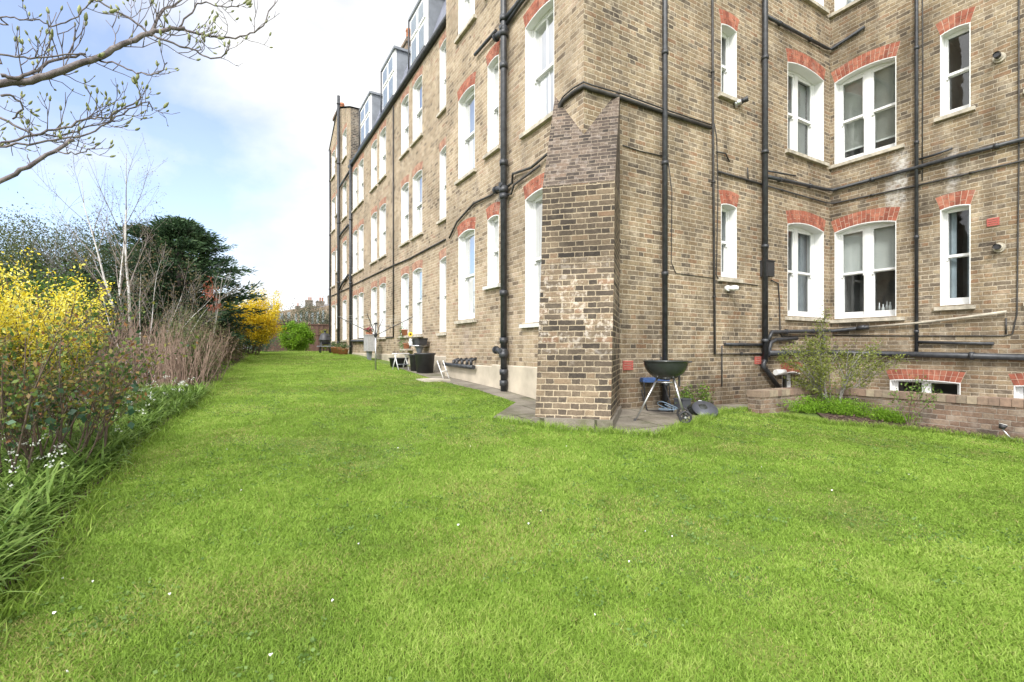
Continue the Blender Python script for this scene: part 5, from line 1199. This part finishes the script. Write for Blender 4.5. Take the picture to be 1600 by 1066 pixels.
for px, dd, r, n, per, sz, m_, lb, zc, nm in [
    (20, 13.5, (1.9, 1.9, 2.0), 520, 44, .07, WIL, 'loose grey green tree just coming into leaf at the far left edge', 3.1, 'willow_tree'),
    (105, 14.5, (1.9, 1.9, 1.9), 520, 44, .07, WIL, 'hazy green tree left of the white birch trunks', 3.0, 'willow_tree'),
    (195, 14.0, (1.5, 1.6, 1.7), 420, 44, .065, WIL2, 'airy olive green tree behind the birch trunks', 3.25, 'willow_tree'),
    (60, 9.5, (1.3, 1.3, .85), 300, 46, .055, leaf_mat('hawthorn_leaf', [(.05, .10, .02), (.09, .17, .03), (.14, .24, .05)]), 'fresh green bushy tree just behind the near yellow bush', 1.75, 'hedge_tree'),
    (-90, 18.0, (3.2, 3, 2.6), 480, 44, .10, WIL2, 'wide dark hedge tree beyond the left edge of the lawn border', 3.2, 'hedge_tree')]:
    c_ = AX(px, dd); leafy(nm, lb, 'tree', c_, r, n, per, sz, m_, 71 + px, .2, zc=zc, shell=.2, asp=.4, bark='grey', limbs=9)
IVY = leaf_mat('ivy_leaf', [(.015, .035, .018), (.03, .06, .025), (.05, .09, .04)], .35, .1)
for i, (c, r, lb) in enumerate([(AX(195, 11.0), (.65, .55, .85), 'dark ivy covered shrub at the foot of the birch trunks'), (AX(110, 11.0), (1.2, .9, .80), 'dark evergreen shrub behind the near yellow bush'),
                             (AX(290, 14.5), (1.0, 1.0, .95), 'dark evergreen shrub under the conifer boughs'), (AX(20, 12.0), (1.4, 1.2, 1.25), 'broad dark laurel at the far left of the border'),
                             (AX(150, 12.6), (.95, .8, 1.3), 'tall dark laurel between the hazy tree and the birch trunks'), (AX(242, 13.5), (.8, .8, 1.25), 'dark holly filling the gap between the birches and the conifers')]):
    leafy('evergreen_shrub', lb, 'shrub', c, r, 170, 60, .06, IVY, 80 + i, .14, bark='dark', asp=.75, limbs=5)
# far forsythia
f2 = thing('forsythia_bush', 'far forsythia bush glowing yellow below the dark conifer', 'shrub', (*AX(378, 18.6), .85)); br = Br(91)
arching(br, (*AX(378, 18.6), .85), 80, 2.1, .012, .55, 1.0, .5, 0, 1, (5, 7), .33, .5); br.mb.build('stems', B_['brown'], f2, True)
leaf_mesh('flowers', scatter([q for q in br.tips if q.z > 1.4], 18, .07), .06, leaf_mat('golden_flowers', [(.60, .42, .015), (.78, .60, .03), (.86, .72, .09)], .6, .35), f2, True, .6)
# mid border shrubs
SH = leaf_mat('dull_shrub_leaf', [(.07, .085, .04), (.11, .13, .055), (.16, .17, .07)], .6, .25); SH2 = leaf_mat('silver_shrub_leaf', [(.08, .11, .07), (.13, .17, .11), (.2, .24, .17)], .6, .2)
TW = leaf_mat('twiggy_leaf', [(.10, .07, .05), (.17, .12, .08), (.14, .15, .06)], .7, .2)
mids = [((-.75, 10.6), (.5, .5, .55), SH, 'dull green shrub behind the canes'), ((-.55, 12.6), (.5, .5, .5), TW, 'brown twiggy shrub at the foot of the dead leaved sapling'), ((-.9, 13.8), (.7, .7, .75), SH, 'olive shrub below the right side of the conifer'),
        ((-.3, 15.6), (.5, .5, .5), TW, 'small russet shrub by the dark mulch'), ((-.2, 17.8), (.6, .6, .7), SH, 'rounded dull shrub in front of the far forsythia'), ((.35, 22.5), (.7, .6, .55), SH2, 'silvery green shrub left of the round bush'),
        ((1.2, 25.8), (.75, .6, .6), DG, 'dark green shrub against the round bush'), ((-2.4, 9.8), (.8, .8, .7), TW, 'brown twiggy shrub behind the cane shrub')]
for i, (c, r, m_, lb) in enumerate(mids): leafy('border_shrub', lb, 'shrub', c, r, 120, 40, .05, m_, 100 + i, .10, bark='brown', limbs=6)
leafy('round_bush', 'bright green clipped round bush at the far end of the lawn', 'shrub', AX(463, 26.0), (.80, .80, .78), 260, 50, .085, leaf_mat('bright_bush_leaf', [(.06, .13, .012), (.15, .29, .02), (.25, .42, .03)], .5, .3), 120, .09, shell=.6, lump=.06, zc=1.03 + .78)
leafy('golden_conifer', 'small yellow green conifer by the black patio stove', 'shrub', (AX(508, 27.2)), (.18, .18, .62), 60, 36, .05, leaf_mat('golden_leaf', [(.20, .26, .02), (.35, .38, .03)]), 121, .07, shell=.5, zc=1.03 + .7)
for i, (x, y, r, lb) in enumerate([(-.5, 33.0, (1.6, 1.0, 1.62), 'grey green hedge section farthest left beyond the lawn'), (2.0, 33.2, (1.7, 1.0, 1.47), 'grey green hedge section behind the round bush'), (4.6, 33.2, (1.7, 1.0, 1.57), 'grey green hedge section above the brown fence'), (7.4, 33.4, (1.8, 1, 1.52), 'hedge section behind the end of the mansion block')]):
    leafy('hedge', lb, 'hedge', (x, y), r, 200, 40, .09, leaf_mat('far_hedge_leaf', [(.055, .07, .045), (.09, .11, .065), (.14, .15, .10)]), 130 + i, .2, zc=.85 + r[2], bark='dark')
for i, (x, y, h, lb) in enumerate([(-5, 34, 4.0, 'bushy tree far behind the yellow forsythia'), (-10, 32, 5.0, 'tall bushy tree far behind the conifers'), (-16, 27, 5.5, 'tall tree far left beyond the willow')]):
    leafy('boundary_tree', lb, 'tree', (x, y), (3.0, 2.2, h * .5), 260, 44, .13, WIL2, 140 + i, .35, zc=h * .55 + .9, bark='dark')
# sapling with rust leaves
p = G(352, 575); sp_ = thing('rust_leaved_sapling', 'thin sapling holding a bunch of dead rust red leaves', 'tree', (p.x - .3, p.y, p.z)); br = Br(150)
br.limb((p.x - .3, p.y, p.z), (.02, 0, 1), 2.3, .025, 2, (4, 6), .55, .2, .03, .35, .3, 7, .003, 6, .5); br.mb.build('trunk', B_['grey'], sp_, True)
P, _ = clumps(15, lambda: np.array([p.x - .28 + R.gauss(0, .09), p.y + R.gauss(0, .08), p.z + R.uniform(1.45, 2.3)]), .045, 16)
leaf_mesh('dead_leaves', P, .08, leaf_mat('rust_leaf', [(.22, .06, .035), (.36, .12, .07)]), sp_, True, .35, up=-1.5)

# --- strap leaved ground cover with white flowers along the left edge
def straps():
    n = 1500; t = NR.uniform(0, 1, n); C_ = []
    yy = 1.9 + 7.0 * t; ex = np.interp(yy, [q[1] for q in LE], [q[0] for q in LE]); w = np.interp(yy, [1.9, 3, 5, 7, 9], [.55, .65, .75, .8, .7])
    xx = ex - .05 - NR.uniform(0, 1, n) * w; V, Q, rv = [], [], []; k0 = 0
    for i in range(n):
        x, y = xx[i], yy[i]; z = g(x, y); m_ = R.randint(5, 10); tone = R.random()
        for j in range(m_):
            a = R.uniform(0, 6.28); L_ = R.uniform(.16, .36); wd = R.uniform(.005, .010); dx, dy = math.cos(a), math.sin(a); cv = R.uniform(.4, 1.2); p = V3((x + R.gauss(0, .03), y + R.gauss(0, .03), z)); ang = R.uniform(1.0, 1.45)
            for s in range(6):
                wq = wd * (1, 1.1, 1, .85, .55, .06)[s]; V.append((p.x - dy * wq, p.y + dx * wq, p.z)); V.append((p.x + dy * wq, p.y - dx * wq, p.z + .0)); p = p + V3((dx * math.cos(ang), dy * math.cos(ang), math.sin(ang))) * L_ / 5; ang -= cv * .42
                rv += [min(1, max(0, tone * .7 + R.uniform(0, .3)))] * 2
            for s in range(5): b = k0 + s * 2; Q.append((b, b + 1, b + 3, b + 2))
            k0 += 12
    o = np_mesh('strap_leaf_ground_cover', np.array(V), [np.array(Q)], leaf_mat('strap_leaf', [(.06, .12, .025), (.12, .20, .04), (.19, .30, .06), (.30, .38, .13)], .45, .35), attrs={'rnd': np.array(rv)}, smooth=True)
    tag(o, 'green strap leaved bulbs spilling over the left edge of the lawn', 'ground cover', kind='stuff')
    P = []
    for k in range(120):
        y = R.uniform(3.6, 8.6); e = float(np.interp(y, [q[1] for q in LE], [q[0] for q in LE])); x = e - R.uniform(.1, .85); c = (x, y, g(x, y) + R.uniform(.20, .36))
        for j in range(9): P.append((c[0] + R.gauss(0, .014), c[1] + R.gauss(0, .014), c[2] + R.gauss(0, .010)))
    tag(leaf_mesh('white_bell_flowers', P, .017, leaf_mat('white_flower', [(.55, .60, .52), (.78, .78, .74)], .6, .3), None, aspect=.75), 'scattered heads of small white flowers above the strap leaves', 'flowers', kind='stuff')
straps()
# low weeds over the soil behind
def weeds():
    n = 26000; y = NR.uniform(5, 26, n) ** 1.0; ex = np.interp(y, [q[1] for q in LE], [q[0] for q in LE]); x = ex - .15 - NR.uniform(0, 1, n) ** 1.2 * 3.2; k = vnoise(x, y, .6, 31) > np.where(y > 9.5, .62, .35); x, y = x[k], y[k]
    P = np.stack([x, y, gv(x, y) + NR.uniform(.01, .12, len(x))], 1); tag(leaf_mesh('border_weeds', P, .05, GRL, None, aspect=.6), 'low green weeds scattered over the border soil', 'weeds', kind='stuff')
weeds()
# --- right bed: feathery plants, a shrub, a small rose
def feather():
    P = []; D = []
    path_ = [(1215, 646, .55), (1260, 648, .8), (1310, 652, .8), (1350, 655, .7), (1395, 664, .4), (1440, 668, .42), (1470, 669, .2)]
    for k in range(420):
        t = R.random(); i = min(5, int(t * 5.2)); f = R.random(); a, b = path_[i], path_[i + 1]; px = a[0] + (b[0] - a[0]) * f; py = a[1] + (b[1] - a[1]) * f; q = G(px, py); q = V3((q.x + R.uniform(-.02, .42), q.y + R.uniform(-.02, .30), 0))
        if q.x > 9.0 or (q.x > 7.3 and q.y > 4.6): continue
        h = R.uniform(.08, .27) * (a[2] + .35); tn = R.random()
        for j in range(46):
            P.append((q.x + R.gauss(0, .045), q.y + R.gauss(0, .045), g(q.x, q.y) + h * R.random() ** .7 + .01)); D.append((R.gauss(0, .6), R.gauss(0, .6), .7))
    tag(leaf_mesh('feathery_ground_cover', P, .035, leaf_mat('feathery_leaf', [(.11, .23, .02), (.18, .34, .025), (.27, .44, .05)], .5, .35), None, aspect=.3, D=D), 'bright green feathery plants along the foot of the low wall', 'ground cover', kind='stuff')
feather()
p = G(1318, 652); sb = thing('leafing_shrub', 'open shrub with twisted branches and fresh yellow green leaves in front of the low wall', 'shrub', (p.x + .25, p.y + .3, p.z))
br = Br(201); b0_ = V3((p.x + .25, p.y + .3, p.z))
for dx, dy, L_ in ((-.55, .25, 1.15), (-.25, .1, 1.25), (.1, .1, 1.2), (.45, -.2, 1.15), (.15, -.3, 1.1), (-.7, .3, 1.1), (.75, -.1, 1.05), (-.1, .3, 1.0)): br.limb(b0_ + V3((R.gauss(0, .04), R.gauss(0, .04), 0)), (dx, dy, .9), L_, .019, 2, (5, 7), .75, .1, .10, .3, .42, 6, .0022, 6, .25)
br.limb(b0_, (.9, -.35, 1.0), 1.6, .009, 1, (3, 5), .5, .1, .06, .3, .3, 7, .002, 5, .4); br.limb(b0_, (.1, .1, 1.4), 1.7, .009, 1, (3, 5), .5, .1, .06, .3, .3, 7, .002, 5, .4)
br.mb.build('branches', B_['grey'], sb, True)
leaf_mesh('leaves', scatter([q for q in br.tips], 6, .036), .034, leaf_mat('lime_leaf', [(.12, .15, .03), (.19, .225, .045), (.29, .32, .09)], .5, .35), sb, True, .6)
p = G(1430, 673); rs = thing('young_rose', 'small young rose growing in the mulch below the basement window', 'shrub', (p.x + .2, p.y + .15, p.z)); br = Br(211)
for dx, dy, L_ in ((0, 0, .75), (.25, -.3, .7), (-.3, .2, .55), (.5, -.5, .65)): br.limb((p.x + .2, p.y + .15, p.z), (dx, dy, 1), L_, .010, 1, (3, 4), .6, .1, .08, .35, .4, 5, .002, 5, .4)
br.mb.build('stems', B_['brown'], rs, True); leaf_mesh('leaves', scatter(br.tips, 6, .03), .035, leaf_mat('young_rose_leaf', [(.09, .16, .03), (.17, .27, .06)], .5, .3), rs, True, .6)
for px, py, lb in ((1072, 632, 'bushy weed behind the barbecue lid'), (1100, 630, 'smaller weed at the wall foot right of the barbecue')):
    q = onY(px, py, 5.3); z0 = g(q.x, 5.3); P = NR.normal(size=(420, 3)) * (.09, .05, .09) + (q.x, 5.3, z0 + .2); P[:, 2] = np.maximum(P[:, 2], z0 + .02)
    tag(leaf_mesh('weed', P, .035, GRL, None, aspect=.6), lb, 'plant')
# mulch chips
def chips():
    n = 5000; P = []
    rbx = [q.x for q in RB]; rby = [q.y for q in RB]
    x = NR.uniform(6.5, 9.08, n); y = NR.uniform(.5, 4.7, n); poly = [(q.x, q.y) for q in RB[1:]] + [(8.6, .6), (9.08, .6), (9.08, 4.6)]
    k = inpoly(x, y, poly); x, y = x[k], y[k]; P = np.stack([x, y, gv(x, y) + NR.uniform(.01, .04, len(x))], 1)
    D = NR.normal(size=(len(x), 3)) * (1, 1, .25); tag(leaf_mesh('bark_chips', P, .045, leaf_mat('bark_chip', [(.04, .025, .02), (.09, .06, .045), (.2, .14, .11)], .9, 0), None, aspect=.45, D=D), 'dark bark mulch chips in the bed by the low wall', 'mulch', kind='stuff')
chips()
def moss():
    pass
